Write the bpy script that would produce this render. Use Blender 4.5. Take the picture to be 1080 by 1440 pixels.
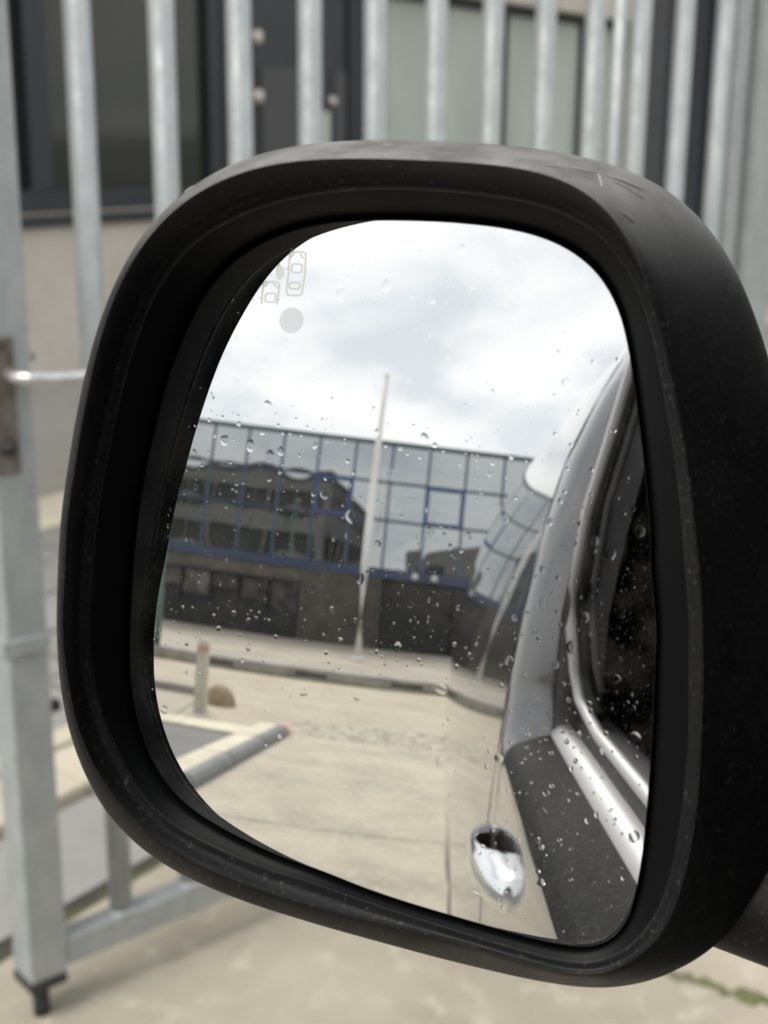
import bpy, math, random
from mathutils import Vector, Matrix
R = math.radians
SC = bpy.context.scene
COL = SC.collection
for o in list(bpy.data.objects): bpy.data.objects.remove(o)

# ------------------------------------------------------------------ camera, world, sun, exposure
CAM_POS = Vector((-0.00885, -0.38013, 1.62649))
CAM_FW = Vector((-0.4519564, 0.8500064, -0.2706004))
CAM_UP = Vector((-0.1347395, 0.2348201, 0.9626551))
cam_data = bpy.data.cameras.new('camera')
cam = bpy.data.objects.new('camera', cam_data); COL.objects.link(cam)
cam_rt = CAM_FW.cross(CAM_UP).normalized()
cam.matrix_world = Matrix(((cam_rt.x, CAM_UP.x, -CAM_FW.x, CAM_POS.x), (cam_rt.y, CAM_UP.y, -CAM_FW.y, CAM_POS.y),
                           (cam_rt.z, CAM_UP.z, -CAM_FW.z, CAM_POS.z), (0, 0, 0, 1)))
cam_data.sensor_fit = 'VERTICAL'; cam_data.sensor_height = 36; cam_data.lens = 47.5
cam_data.clip_start = 0.01; cam_data.clip_end = 2000
cam_data.dof.use_dof = True; cam_data.dof.focus_distance = 0.53; cam_data.dof.aperture_fstop = 11
SC.camera = cam

SUN_EL, SUN_AZ = 55, 196        # degrees; azimuth clockwise from +Y (the way the van faces)
world = bpy.data.worlds.new('World'); SC.world = world; world.use_nodes = True
wn, wl = world.node_tree.nodes, world.node_tree.links
wn.clear()
def N(t, **k):
    n = wn.new(t)
    for a, b in k.items(): setattr(n, a, b)
    return n
sky = N('ShaderNodeTexSky', sky_type='NISHITA', sun_disc=False)
sky.sun_elevation = R(SUN_EL); sky.sun_rotation = R(SUN_AZ)
sky.air_density = 1.2; sky.dust_density = 2.0
tc = N('ShaderNodeTexCoord'); sep = N('ShaderNodeSeparateXYZ'); wl.new(tc.outputs['Generated'], sep.inputs[0])
zz = N('ShaderNodeMath', operation='MAXIMUM'); wl.new(sep.outputs['Z'], zz.inputs[0]); zz.inputs[1].default_value = 0.0
za = N('ShaderNodeMath', operation='ADD'); wl.new(zz.outputs[0], za.inputs[0]); za.inputs[1].default_value = 0.22
dv = N('ShaderNodeVectorMath', operation='DIVIDE'); wl.new(tc.outputs['Generated'], dv.inputs[0])
cb = N('ShaderNodeCombineXYZ')
for i in range(3): wl.new(za.outputs[0], cb.inputs[i])
wl.new(cb.outputs[0], dv.inputs[1])
ofs = N('ShaderNodeVectorMath', operation='ADD'); wl.new(dv.outputs[0], ofs.inputs[0]); ofs.inputs[1].default_value = (3.1, 1.7, 0.4)
ns = N('ShaderNodeTexNoise'); ns.inputs['Scale'].default_value = 2.1; ns.inputs['Detail'].default_value = 8; ns.inputs['Roughness'].default_value = 0.5
ns.inputs['Distortion'].default_value = 0.35
wl.new(ofs.outputs[0], ns.inputs['Vector'])
rp = N('ShaderNodeValToRGB'); wl.new(ns.outputs['Fac'], rp.inputs[0])
rp.color_ramp.elements[0].position = 0.37; rp.color_ramp.elements[0].color = (0.68, 0.72, 0.765, 1)
rp.color_ramp.elements[1].position = 0.56; rp.color_ramp.elements[1].color = (1.0, 0.997, 0.975, 1)
e = rp.color_ramp.elements.new(0.47); e.color = (0.88, 0.895, 0.905, 1)
sc10 = N('ShaderNodeVectorMath', operation='SCALE'); wl.new(rp.outputs[0], sc10.inputs[0]); sc10.inputs['Scale'].default_value = 6.1
hz_ = N('ShaderNodeMapRange', interpolation_type='SMOOTHSTEP'); wl.new(sep.outputs['Z'], hz_.inputs['Value'])
hz_.inputs['From Min'].default_value = 0.05; hz_.inputs['From Max'].default_value = 0.38; hz_.inputs['To Min'].default_value = 0.5; hz_.inputs['To Max'].default_value = 0.0
hm_ = N('ShaderNodeMix', data_type='RGBA'); wl.new(hz_.outputs[0], hm_.inputs['Factor']); hm_.inputs['B'].default_value = (5.3, 5.35, 5.35, 1)   # milky haze low in the sky
mx = N('ShaderNodeMix', data_type='RGBA'); mx.inputs['Factor'].default_value = 0.97
wl.new(sky.outputs[0], mx.inputs['A']); wl.new(sc10.outputs[0], hm_.inputs['A']); wl.new(hm_.outputs['Result'], mx.inputs['B'])
bg = N('ShaderNodeBackground'); bg.inputs['Strength'].default_value = 0.10
wl.new(mx.outputs['Result'], bg.inputs['Color'])
wo = N('ShaderNodeOutputWorld'); wl.new(bg.outputs[0], wo.inputs[0])

sun_data = bpy.data.lights.new('sun', 'SUN'); sun_data.energy = 1.5; sun_data.angle = R(28); sun_data.color = (1.0, 0.955, 0.89)
sun = bpy.data.objects.new('sun', sun_data); COL.objects.link(sun)
sd = Vector((math.sin(R(SUN_AZ)) * math.cos(R(SUN_EL)), math.cos(R(SUN_AZ)) * math.cos(R(SUN_EL)), math.sin(R(SUN_EL))))
sun.rotation_euler = (-sd).to_track_quat('-Z', 'Y').to_euler(); sun.location = sd * 60

SC.view_settings.view_transform = 'Standard'; SC.view_settings.look = 'None'
SC.view_settings.exposure = 0.95; SC.view_settings.gamma = 1.0; SC.view_settings.use_curve_mapping = False
SC.render.engine = 'CYCLES'
cy = SC.cycles
cy.max_bounces = 12; cy.glossy_bounces = 7; cy.transmission_bounces = 8; cy.diffuse_bounces = 4; cy.transparent_max_bounces = 12
cy.use_denoising = True; cy.caustics_reflective = True; cy.caustics_refractive = True; cy.blur_glossy = 0.2
cy.sample_clamp_indirect = 8

# ------------------------------------------------------------------ helpers
class MB:
    def __init__(s): s.v = []; s.f = []
    def add(s, pts, faces):
        b = len(s.v); s.v += [tuple(p) for p in pts]; s.f += [tuple(i + b for i in f) for f in faces]; return s
    def box(s, x0, x1, y0, y1, z0, z1):
        return s.add([(x0,y0,z0),(x1,y0,z0),(x1,y1,z0),(x0,y1,z0),(x0,y0,z1),(x1,y0,z1),(x1,y1,z1),(x0,y1,z1)],
                     [(0,3,2,1),(4,5,6,7),(0,1,5,4),(1,2,6,5),(2,3,7,6),(3,0,4,7)])
    def rings(s, rs, closed=True, cap0=False, cap1=False):
        n = len(rs[0]); b = len(s.v)
        for r in rs: s.v += [tuple(p) for p in r]
        for k in range(len(rs) - 1):
            for i in range(n if closed else n - 1):
                j = (i + 1) % n
                s.f.append((b + k*n + i, b + k*n + j, b + (k+1)*n + j, b + (k+1)*n + i))
        if cap0: s.f.append(tuple(b + i for i in reversed(range(n))))
        if cap1: s.f.append(tuple(b + (len(rs)-1)*n + i for i in range(n)))
        return s
    def tube(s, path, rad, seg=10, ry=None, upv=(0, 0, 1)):
        path = [Vector(p) for p in path]; m = len(path); rs = []
        if not isinstance(rad, (list, tuple)): rad = [rad] * m
        if ry is None: ry = rad
        elif not isinstance(ry, (list, tuple)): ry = [ry] * m
        for i, p in enumerate(path):
            t = (path[min(i+1, m-1)] - path[max(i-1, 0)]).normalized()
            u = t.cross(Vector(upv))
            if u.length < 1e-4: u = t.cross(Vector((1, 0, 0)))
            u.normalize(); w = u.cross(t).normalized()
            rs.append([p + u * (rad[i] * math.cos(2*math.pi*k/seg)) + w * (ry[i] * math.sin(2*math.pi*k/seg)) for k in range(seg)])
        return s.rings(rs, True, True, True)
    def poly(s, pts, z0, z1):
        n = len(pts)
        return s.rings([[(x, y, z0) for x, y in pts], [(x, y, z1) for x, y in pts]], True, True, True)
    def mesh(s, name, mat, smooth=False):
        me = bpy.data.meshes.new(name); me.from_pydata(s.v, [], s.f); me.update()
        if mat: me.materials.append(mat)
        if smooth: me.polygons.foreach_set('use_smooth', [True] * len(me.polygons))
        return me
    def build(s, name, mat, parent=None, smooth=False, bevel=0, **props):
        return link(name, s.mesh(name, mat, smooth), parent, bevel, **props)
def link(name, me, parent=None, bevel=0, loc=None, rz=0, **props):
    o = bpy.data.objects.new(name, me); COL.objects.link(o)
    if parent: o.parent = parent
    if loc: o.location = loc
    if rz: o.rotation_euler.z = rz
    if bevel:
        b = o.modifiers.new('bevel', 'BEVEL'); b.width = bevel; b.segments = 2; b.limit_method = 'ANGLE'; b.angle_limit = R(35)
    for k, v in props.items(): o[k] = v
    return o
def empty(name, loc, rz=0, **props):
    o = bpy.data.objects.new(name, None); COL.objects.link(o); o.location = loc; o.rotation_euler.z = rz
    o.empty_display_size = 0.1
    for k, v in props.items(): o[k] = v
    return o
def recalc(o):
    import bmesh
    bm = bmesh.new(); bm.from_mesh(o.data); bmesh.ops.recalc_face_normals(bm, faces=bm.faces); bm.to_mesh(o.data); bm.free()

def pm(name, col, rough=0.6, metal=0.0, col2=None, scale=4.0, lo=0.4, hi=0.65, detail=6, bump=0.0, bscale=60, coat=0.0, rvar=0.0,
       spec=0.5, objvar=0.0, stretch=None, col3=None, scale3=20, lo3=.58, hi3=.66, bdist=0.005):
    m = bpy.data.materials.new(name); m.use_nodes = True
    nt = m.node_tree; nd, lk = nt.nodes, nt.links
    b = nd['Principled BSDF']
    b.inputs['Base Color'].default_value = (*col, 1); b.inputs['Roughness'].default_value = rough; b.inputs['Metallic'].default_value = metal
    b.inputs['Coat Weight'].default_value = coat; b.inputs['Coat Roughness'].default_value = 0.015; b.inputs['Specular IOR Level'].default_value = spec
    geo = nd.new('ShaderNodeNewGeometry'); vec = geo.outputs['Position']
    if stretch:
        mp = nd.new('ShaderNodeMapping'); mp.inputs['Scale'].default_value = stretch; lk.new(vec, mp.inputs[0]); vec = mp.outputs[0]
    def noise(s, d=6):
        n = nd.new('ShaderNodeTexNoise'); n.inputs['Scale'].default_value = s; n.inputs['Detail'].default_value = d; n.inputs['Roughness'].default_value = 0.6
        lk.new(vec, n.inputs['Vector']); return n.outputs['Fac']
    def rng(f, a, c):
        r = nd.new('ShaderNodeMapRange'); r.inputs['From Min'].default_value = a; r.inputs['From Max'].default_value = c; lk.new(f, r.inputs['Value']); return r.outputs[0]
    out = None
    if col2:
        x = nd.new('ShaderNodeMix'); x.data_type = 'RGBA'; x.inputs['A'].default_value = (*col, 1); x.inputs['B'].default_value = (*col2, 1)
        lk.new(rng(noise(scale, detail), lo, hi), x.inputs['Factor']); out = x.outputs['Result']
    if col3:
        x = nd.new('ShaderNodeMix'); x.data_type = 'RGBA'; x.inputs['B'].default_value = (*col3, 1)
        if out: lk.new(out, x.inputs['A'])
        else: x.inputs['A'].default_value = (*col, 1)
        lk.new(rng(noise(scale3, 4), lo3, hi3), x.inputs['Factor']); out = x.outputs['Result']
    if objvar:
        oi = nd.new('ShaderNodeObjectInfo'); h = nd.new('ShaderNodeHueSaturation')
        r = nd.new('ShaderNodeMapRange'); r.inputs['To Min'].default_value = 1 - objvar; r.inputs['To Max'].default_value = 1 + objvar
        lk.new(oi.outputs['Random'], r.inputs['Value']); lk.new(r.outputs[0], h.inputs['Value'])
        if out: lk.new(out, h.inputs['Color'])
        else: h.inputs['Color'].default_value = (*col, 1)
        out = h.outputs[0]
    if out: lk.new(out, b.inputs['Base Color'])
    if rvar:
        r = nd.new('ShaderNodeMapRange'); r.inputs['To Min'].default_value = rough - rvar; r.inputs['To Max'].default_value = rough + rvar
        r.inputs['From Min'].default_value = .35; r.inputs['From Max'].default_value = .65
        lk.new(noise(scale * 1.7), r.inputs['Value']); lk.new(r.outputs[0], b.inputs['Roughness'])
    if bump:
        bp = nd.new('ShaderNodeBump'); bp.inputs['Strength'].default_value = bump; bp.inputs['Distance'].default_value = bdist
        lk.new(noise(bscale, 5), bp.inputs['Height']); lk.new(bp.outputs[0], b.inputs['Normal'])
    return m

M = {}
M['concrete'] = pm('concrete', (0.43, 0.39, 0.315), 0.85, col2=(0.27, 0.24, 0.195), scale=1.7, lo=.40, hi=.74, detail=9, bump=.3, bscale=70, objvar=.05, col3=(.50, .46, .38), scale3=14, lo3=.54, hi3=.70)
M['base'] = pm('gravel_base', (0.16, 0.15, 0.13), 0.9, col2=(.10, .10, .09), scale=8)
M['asphalt'] = pm('asphalt', (0.15, 0.15, 0.15), 0.9, col2=(.19, .19, .185), scale=3, bump=.5, bscale=200, col3=(.27, .26, .25), scale3=160)
M['road'] = pm('pale_road', (0.41, 0.365, 0.285), 0.85, col2=(.34, .30, .235), scale=1.1, bump=.3, bscale=120, col3=(.46, .41, .33), scale3=5)
M['tile'] = pm('grey_tile', (0.27, 0.27, 0.26), 0.85, col2=(.24, .24, .23), scale=5, objvar=.10, bump=.2, bscale=90)
M['drain'] = pm('dark_drain', (0.07, 0.068, 0.062), 0.8)
M['palekerb'] = pm('pale_kerb', (0.60, 0.55, 0.44), 0.8, col2=(.50, .46, .36), scale=4, objvar=.05, bump=.2, bscale=90)
M['greykerb'] = pm('grey_kerb', (0.35, 0.33, 0.295), 0.85, col2=(.26, .245, .22), scale=3.5, objvar=.08, bump=.3, bscale=80)
M['bluekerb'] = pm('worn_kerb_edge', (0.20, 0.205, 0.21), 0.7, col2=(.15, .15, .15), scale=3, objvar=.06, bump=.3, bscale=80)
M['farwalk'] = pm('far_pavement', (0.36, 0.325, 0.265), 0.85, col2=(.28, .25, .21), scale=.9, bump=.3, bscale=60)
M['cobble'] = pm('cobble', (0.47, 0.43, 0.35), 0.8, col2=(.33, .30, .25), scale=7, objvar=.22)
M['moss'] = pm('moss', (0.12, 0.14, 0.05), 0.95, col2=(.20, .18, .11), scale=30, bump=.8, bscale=150)
M['gutter'] = pm('mossy_gutter', (0.06, 0.058, 0.045), 0.95, col2=(.09, .095, .05), scale=12)
M['galv'] = pm('galvanised_steel', (0.37, 0.395, 0.40), 0.5, metal=.3, col2=(.43, .455, .46), scale=26, lo=.42, hi=.62, rvar=.1, bump=.12, bscale=120, col3=(.50, .52, .515), scale3=75, lo3=.62, hi3=.76, stretch=(1, 1, .6))
M['rust'] = pm('weathered_lock_plate', (0.20, 0.185, 0.165), 0.6, metal=.4, col2=(.12, .095, .075), scale=30)
M['alu'] = pm('worn_aluminium', (0.75, 0.74, 0.73), 0.28, metal=.7, col2=(.6, .6, .6), scale=40)
M['blacksteel'] = pm('black_steel', (0.03, 0.032, 0.035), 0.5)
M['stucco'] = pm('sand_render', (0.60, 0.55, 0.49), 0.9, col2=(.51, .465, .41), scale=2.2, bump=.7, bscale=28, bdist=.02)
M['plinth'] = pm('smooth_plinth', (0.43, 0.41, 0.38), 0.75, col2=(.37, .355, .33), scale=2)
M['bandwall'] = pm('grey_brick_wall', (0.17, 0.165, 0.16), 0.85, col2=(.14, .135, .13), scale=2)
M['darkframe'] = pm('dark_frame', (0.020, 0.024, 0.030), 0.35)
M['blueframe'] = pm('dark_blue_frame', (0.022, 0.027, 0.038), 0.4)
M['door'] = pm('anthracite_door', (0.034, 0.038, 0.042), 0.4)
M['doorpanel'] = pm('door_panel', (0.066, 0.066, 0.07), 0.45)
M['darkglass'] = pm('dark_glass', (0.028, 0.031, 0.026), 0.06, col2=(.036, .038, .03), scale=1.2)
M['paleglass'] = pm('frosted_glass', (0.52, 0.57, 0.52), 0.35, col2=(.43, .475, .43), scale=1.4, stretch=(1, 1, .5))
M['knob'] = pm('satin_knob', (0.68, 0.62, 0.58), 0.35, metal=.5)
M['refglass'] = pm('reflective_glazing', (0.40, 0.42, 0.43), 0.02, metal=1.0, col2=(.43, .45, .46), scale=.7)
M['mullion'] = pm('blue_grey_mullion', (0.065, 0.095, 0.16), 0.4)
M['bluewin'] = pm('bright_blue_frame', (0.04, 0.085, 0.25), 0.45)
M['bluepaint'] = pm('blue_paint', (0.045, 0.062, 0.115), 0.5)
M['roofedge'] = pm('roof_edge', (0.11, 0.16, 0.17), 0.5)
M['cladding'] = pm('ribbed_cladding', (0.115, 0.104, 0.09), 0.55, col2=(.07, .063, .055), scale=1.5)
M['blackclad'] = pm('black_shutter', (0.02, 0.02, 0.022), 0.45)
M['blind'] = pm('window_blind', (0.13, 0.122, 0.112), 0.7, objvar=.5, col2=(.05, .048, .045), scale=2.2, lo=.42, hi=.6)
M['white'] = pm('white_paint', (0.80, 0.79, 0.76), 0.45, col2=(.74, .73, .70), scale=3)
M['offwhite'] = pm('worn_white_paint', (0.55, 0.52, 0.45), 0.6, col2=(.45, .42, .36), scale=9)
M['red'] = pm('faded_red_paint', (0.48, 0.20, 0.15), 0.6, col2=(.52, .38, .31), scale=30)
M['green'] = pm('green_paint', (0.085, 0.16, 0.145), 0.4)
M['boulder'] = pm('brown_stone', (0.36, 0.27, 0.18), 0.85, col2=(.26, .195, .13), scale=10, bump=.5, bscale=30)
M['lampglass'] = pm('lamp_housing', (0.6, 0.6, 0.58), 0.4)
M['roofing'] = pm('roofing_felt', (0.10, 0.10, 0.10), 0.9)
# the van
M['paint'] = pm('grey_paint', (0.15, 0.148, 0.153), 0.2, metal=.85, coat=1.0, col2=(.138, .136, .14), scale=2)
M['trim'] = pm('black_waist_trim', (0.010, 0.0105, 0.011), 0.7, spec=.2, col2=(.028, .029, .03), scale=150, lo=.5, hi=.7, col3=(.16, .16, .155), scale3=420, lo3=.64, hi3=.72, bump=.4, bscale=700, bdist=.002)
M['silvertrim'] = pm('silver_trim', (0.60, 0.595, 0.60), 0.5, metal=.6)
M['jamb'] = pm('painted_jamb', (0.27, 0.265, 0.28), 0.35, metal=.5)
M['rubber'] = pm('rubber_seal', (0.018, 0.018, 0.019), 0.6)
M['greyplastic'] = pm('grey_plastic', (0.10, 0.097, 0.105), 0.5)
M['interior'] = pm('dark_interior', (0.013, 0.013, 0.014), 0.8)
M['chrome'] = pm('chrome', (0.86, 0.87, 0.88), 0.09, metal=1.0)
M['tyre'] = pm('tyre_rubber', (0.02, 0.02, 0.02), 0.8)
M['rim'] = pm('steel_rim', (0.4, 0.4, 0.41), 0.35, metal=.8)
M['tintglass'] = pm('tinted_glass', (0.015, 0.017, 0.018), 0.03)
M['lens'] = pm('lamp_lens', (0.7, 0.7, 0.7), 0.05, coat=1)
M['redlens'] = pm('red_lens', (0.35, 0.01, 0.01), 0.1, coat=1)
# black plastic of the wing mirror: fine grain, dust specks, upper faces lightened for dust and painted sky sheen
m = bpy.data.materials.new('black_grained_plastic'); m.use_nodes = True; M['plastic'] = m
nd, lk = m.node_tree.nodes, m.node_tree.links; b = nd['Principled BSDF']
geo = nd.new('ShaderNodeNewGeometry')
def nz(s, d=4, rough=.6):
    n = nd.new('ShaderNodeTexNoise'); n.inputs['Scale'].default_value = s; n.inputs['Detail'].default_value = d; n.inputs['Roughness'].default_value = rough
    lk.new(geo.outputs['Position'], n.inputs['Vector']); return n.outputs['Fac']
def mr(f, a, c, t0=0, t1=1):
    r = nd.new('ShaderNodeMapRange'); r.inputs['From Min'].default_value = a; r.inputs['From Max'].default_value = c
    r.inputs['To Min'].default_value = t0; r.inputs['To Max'].default_value = t1; lk.new(f, r.inputs['Value']); return r.outputs[0]
def mixc(f, A, Bc):
    x = nd.new('ShaderNodeMix'); x.data_type = 'RGBA'; lk.new(f, x.inputs['Factor'])
    if isinstance(A, tuple): x.inputs['A'].default_value = (*A, 1)
    else: lk.new(A, x.inputs['A'])
    x.inputs['B'].default_value = (*Bc, 1); return x.outputs['Result']
c1 = mixc(mr(nz(18), .4, .7), (0.0044, 0.0049, 0.0060), (0.0085, 0.0084, 0.0088))
c2 = mixc(mr(nz(520, 3), .60, .74, 0, .5), c1, (0.13, 0.125, 0.115))
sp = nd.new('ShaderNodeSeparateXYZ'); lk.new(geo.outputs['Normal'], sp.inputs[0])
dust_sheen = nd.new('ShaderNodeMath'); dust_sheen.operation = 'MULTIPLY'
lk.new(mr(sp.outputs['Z'], .42, .90), dust_sheen.inputs[0]); lk.new(mr(nz(60), .3, .7, .4, 1), dust_sheen.inputs[1])
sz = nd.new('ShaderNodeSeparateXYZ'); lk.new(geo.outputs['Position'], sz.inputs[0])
dust_sheen_top = nd.new('ShaderNodeMath'); dust_sheen_top.operation = 'MULTIPLY'; lk.new(dust_sheen.outputs[0], dust_sheen_top.inputs[0]); lk.new(mr(sz.outputs['Z'], 1.50, 1.57), dust_sheen_top.inputs[1])
c3 = mixc(dust_sheen_top.outputs[0], c2, (0.27, 0.266, 0.26))      # dust on the housing top, plus grazing sky sheen put into the colour
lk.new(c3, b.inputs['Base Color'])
lk.new(mr(nz(30), .35, .65, .42, .56), b.inputs['Roughness']); b.inputs['Specular IOR Level'].default_value = .26
vo = nd.new('ShaderNodeTexVoronoi'); vo.inputs['Scale'].default_value = 2600; lk.new(geo.outputs['Position'], vo.inputs['Vector'])
bp = nd.new('ShaderNodeBump'); bp.inputs['Strength'].default_value = 0.3; bp.inputs['Distance'].default_value = 0.0002
lk.new(vo.outputs['Distance'], bp.inputs['Height']); lk.new(bp.outputs[0], b.inputs['Normal'])
M['plain_plastic'] = pm('smooth_black_plastic', (0.005, 0.005, 0.006), 0.45, spec=.25)
M['collar'] = pm('matt_black_collar', (0.0022, 0.0025, 0.0032), 0.6, spec=.12)
M['scuff'] = pm('scuff', (0.42, 0.41, 0.40), 0.8)
# mirror silvering with a thin, patchy film of dirt
m = bpy.data.materials.new('mirror_silver'); m.use_nodes = True; M['mirror'] = m
nd, lk = m.node_tree.nodes, m.node_tree.links; b = nd['Principled BSDF']
b.inputs['Base Color'].default_value = (0.90, 0.905, 0.895, 1); b.inputs['Metallic'].default_value = 1; b.inputs['Roughness'].default_value = 0.0
geo = nd.new('ShaderNodeNewGeometry')
dif = nd.new('ShaderNodeBsdfDiffuse'); dif.inputs['Color'].default_value = (.62, .60, .56, 1)
mxs = nd.new('ShaderNodeMixShader')
f1 = mr(nz(55, 5), .45, .8, 0, .045); f2 = mr(nz(1400, 2), .66, .74, 0, .22)
ad = nd.new('ShaderNodeMath'); ad.operation = 'ADD'; lk.new(f1, ad.inputs[0]); lk.new(f2, ad.inputs[1])
lk.new(ad.outputs[0], mxs.inputs[0]); lk.new(b.outputs[0], mxs.inputs[1]); lk.new(dif.outputs[0], mxs.inputs[2])
lk.new(mxs.outputs[0], nd['Material Output'].inputs['Surface'])
M['etch'] = pm('etched_mark', (0.66, 0.62, 0.55), 0.12, metal=1.0)
m = bpy.data.materials.new('etched_dot'); m.use_nodes = True; M['dot'] = m
nd, lk = m.node_tree.nodes, m.node_tree.links; b = nd['Principled BSDF']
b.inputs['Base Color'].default_value = (.70, .70, .68, 1); b.inputs['Metallic'].default_value = 1; b.inputs['Roughness'].default_value = .10
m = bpy.data.materials.new('water'); m.use_nodes = True; M['water'] = m
nd, lk = m.node_tree.nodes, m.node_tree.links
for n_ in list(nd):
    if n_.type == 'BSDF_PRINCIPLED': nd.remove(n_)
gl = nd.new('ShaderNodeBsdfGlass'); gl.inputs['IOR'].default_value = 1.33; gl.inputs['Roughness'].default_value = 0.0
lk.new(gl.outputs[0], nd['Material Output'].inputs['Surface'])

# ------------------------------------------------------------------ setting: ground, driveway, road, pavements
FU = Vector((math.sin(R(8)), math.cos(R(8)), 0)); FN = Vector((FU.y, -FU.x, 0)); W0 = Vector((-4.17, 4.13, 0))
def fp(s, q, z=0): return W0 + FU * s + FN * q + Vector((0, 0, z))    # facade frame: along, out of the wall, up
FROT = -R(8)
MB().add([(-300,-300,-.04),(300,-300,-.04),(300,300,-.04),(-300,300,-.04)], [(0,1,2,3)]).build('ground', M['base'], kind='structure',
    label='dark bare ground under the paving', category='ground')
drive = empty('driveway', (0, 0, 0), kind='structure', label='pale mottled concrete driveway under the van and gate', category='driveway')
def west(y):
    pts = [(-8.4, -1.16), (-5.02, -1.60), (-1.4, -1.93), (1.2, -1.83), (1.985, -1.74), (9, -.80)]
    for (a, xa), (c, xc) in zip(pts, pts[1:]):
        if y <= c: return xa + (xc - xa) * (y - a) / (c - a)
    return pts[-1][1]
ys = [-8.38, -4.80, -1.40, 1.985, 5.4, 8.9]
xs = [None, .62, 3.6, 6.6]
G = .006
for a, c in zip(ys, ys[1:]):
    for i in range(3):
        n = 6; left = []
        for k in range(n + 1):
            y = a + G + (c - a - 2*G) * k / n
            left.append((west(y) if i == 0 else xs[i] + G, y))
        x1 = xs[i+1] - G
        MB().poly([(x1, a + G), (x1, c - G)] + left[::-1], -.039, 0).build('concrete_slab', M['concrete'], drive, bevel=.004)
MB().box(-1.7, 3.0, 1.98, 1.99, -.03, -.004).build('joint_moss', M['moss'], drive)
# clumps of moss swelling out of the joint
rm = random.Random(4); mo = MB()
for k in range(110):
    x = rm.uniform(-.62, .1) if k < 70 else rm.uniform(-1.6, 1.4); r = rm.uniform(.008, .022)
    y = 1.985 + rm.uniform(-.012, .012); h = r * rm.uniform(.3, .6)
    mo.rings([[(x + r*q*math.cos(t*math.pi/3), y + r*q*math.sin(t*math.pi/3), h*math.sqrt(max(0, 1-q*q)) - .002) for t in range(6)] for q in (1, .7, .25)], True, False, True)
mo.build('moss', M['moss'], kind='stuff', label='green moss growing in the joint between driveway slabs', category='moss', smooth=True)

pav = empty('pavement', (0, 0, 0), kind='structure', label='grey tiled pavement between the rendered building and the driveway', category='pavement')
s0, s1 = -4.2, 12
MB().add([fp(s0, -.2, -.02), fp(s1, -.2, -.02), fp(s1, 2.9, -.02), fp(s0, 2.9, -.02)], [(0, 3, 2, 1)]).build('bedding', M['gutter'], pav)
tile_me = MB().box(-.147, .147, -.147, .147, -.019, 0).mesh('tile', M['tile'])
for i in range(-7, 10):
    for j in range(5):
        p = fp(i * .31 + (j % 2) * .155, .41 + .155 + j * .31)
        link('tile', tile_me, pav, loc=p + Vector((0, 0, random.Random(i*7+j).uniform(-.002, .002))), rz=FROT)
MB().add([fp(3.1, .41, 0), fp(s1, .41, 0), fp(s1, 1.96, 0), fp(3.1, 1.96, 0)], [(0, 3, 2, 1)]).build('far_tiles', M['tile'], pav)
MB().add([fp(s0, .41, 0), fp(-2.4, .41, 0), fp(-2.4, 1.96, 0), fp(s0, 1.96, 0)], [(0, 3, 2, 1)]).build('near_tiles', M['tile'], pav)
for (q0, q1, z1, L, mt) in ((.0, .40, .02, .9, 'palekerb'), (1.97, 2.055, .012, .8, 'palekerb'), (2.105, 2.31, .03, .8, 'palekerb')):
    me = MB().box(q0, q1, 0.004, L - .004, -.019, z1).mesh('kerb_stone', M[mt])
    for k in range(int((s1 - s0) / L)): link('kerb_stone', me, pav, loc=fp(s0 + k * L, 0), rz=FROT, bevel=.006)
gm = MB().box(2.32, 2.655, .003, .597, -.019, -.004).mesh('paving_slab', M['tile'])
for k in range(26): link('paving_slab', gm, pav, loc=fp(s0 + k * .6, 0), rz=FROT)

# street behind the van
MB().add([(-60,-14.46,-.012),(60,-14.46,-.012),(60,-8.4,-.012),(-60,-8.4,-.012)], [(0,1,2,3)]).build('road', M['road'], kind='structure', label='pale street crossing behind the van', category='road')
MB().add([(-9,-7.85,-.008),(-1.30,-7.85,-.008),(-1.74,-4.4,-.008),(-2.1,-1.2,-.008),(-4.4,.4,-.008),(-9,.4,-.008)], [(0,1,2,3,4,5)]).build('asphalt_yard', M['asphalt'], kind='structure', label='grey asphalt area left of the driveway kerb', category='asphalt')
edge = empty('edging', (0, -8.2, 0), kind='structure', label='pale flat edging stones between asphalt and pavement', category='edging')
em = MB().box(0.004, .896, -.17, .33, -.02, .012).mesh('edging_stone', M['palekerb'])
for k in range(9): link('edging_stone', em, edge, loc=(-1.45 - .9 * (k + 1), 0.02 - .0, 0), bevel=.005)
dk = empty('driveway_kerb', (-1.4, -6.6, 0), label='raised pale kerb of worn concrete stones beside the driveway', category='kerb')
A0, A1 = Vector((-1.30, -8.28, 0)), Vector((-2.05, -2.2, 0)); kd = (A1 - A0).normalized(); ko = Vector((kd.y, -kd.x, 0)); L = .98
kprof = [(-.20, -.02), (-.20, .095), (-.185, .108), (.0, .112), (.018, .108), (.018, -.02)]
eprof = [(.0185, -.02), (.0185, .110), (.06, .112), (.095, .098), (.12, .06), (.13, -.02)]
for k in range(6):
    c0, c1 = A0 + kd * (k * 1.0 + (.006 if k else .12)), A0 + kd * (k * 1.0 + L)
    MB().rings([[c + ko * x + Vector((0, 0, z)) - Vector((-1.4, -6.6, 0)) for x, z in kprof] for c in (c0, c1)], True, True, True).build('kerb_stone', M['palekerb'], dk, bevel=.006)
    MB().rings([[c + ko * x + Vector((0, 0, z)) - Vector((-1.4, -6.6, 0)) for x, z in eprof] for c in (c0, c1)], True, True, True).build('kerb_edge', M['bluekerb'], dk, smooth=False)
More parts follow.
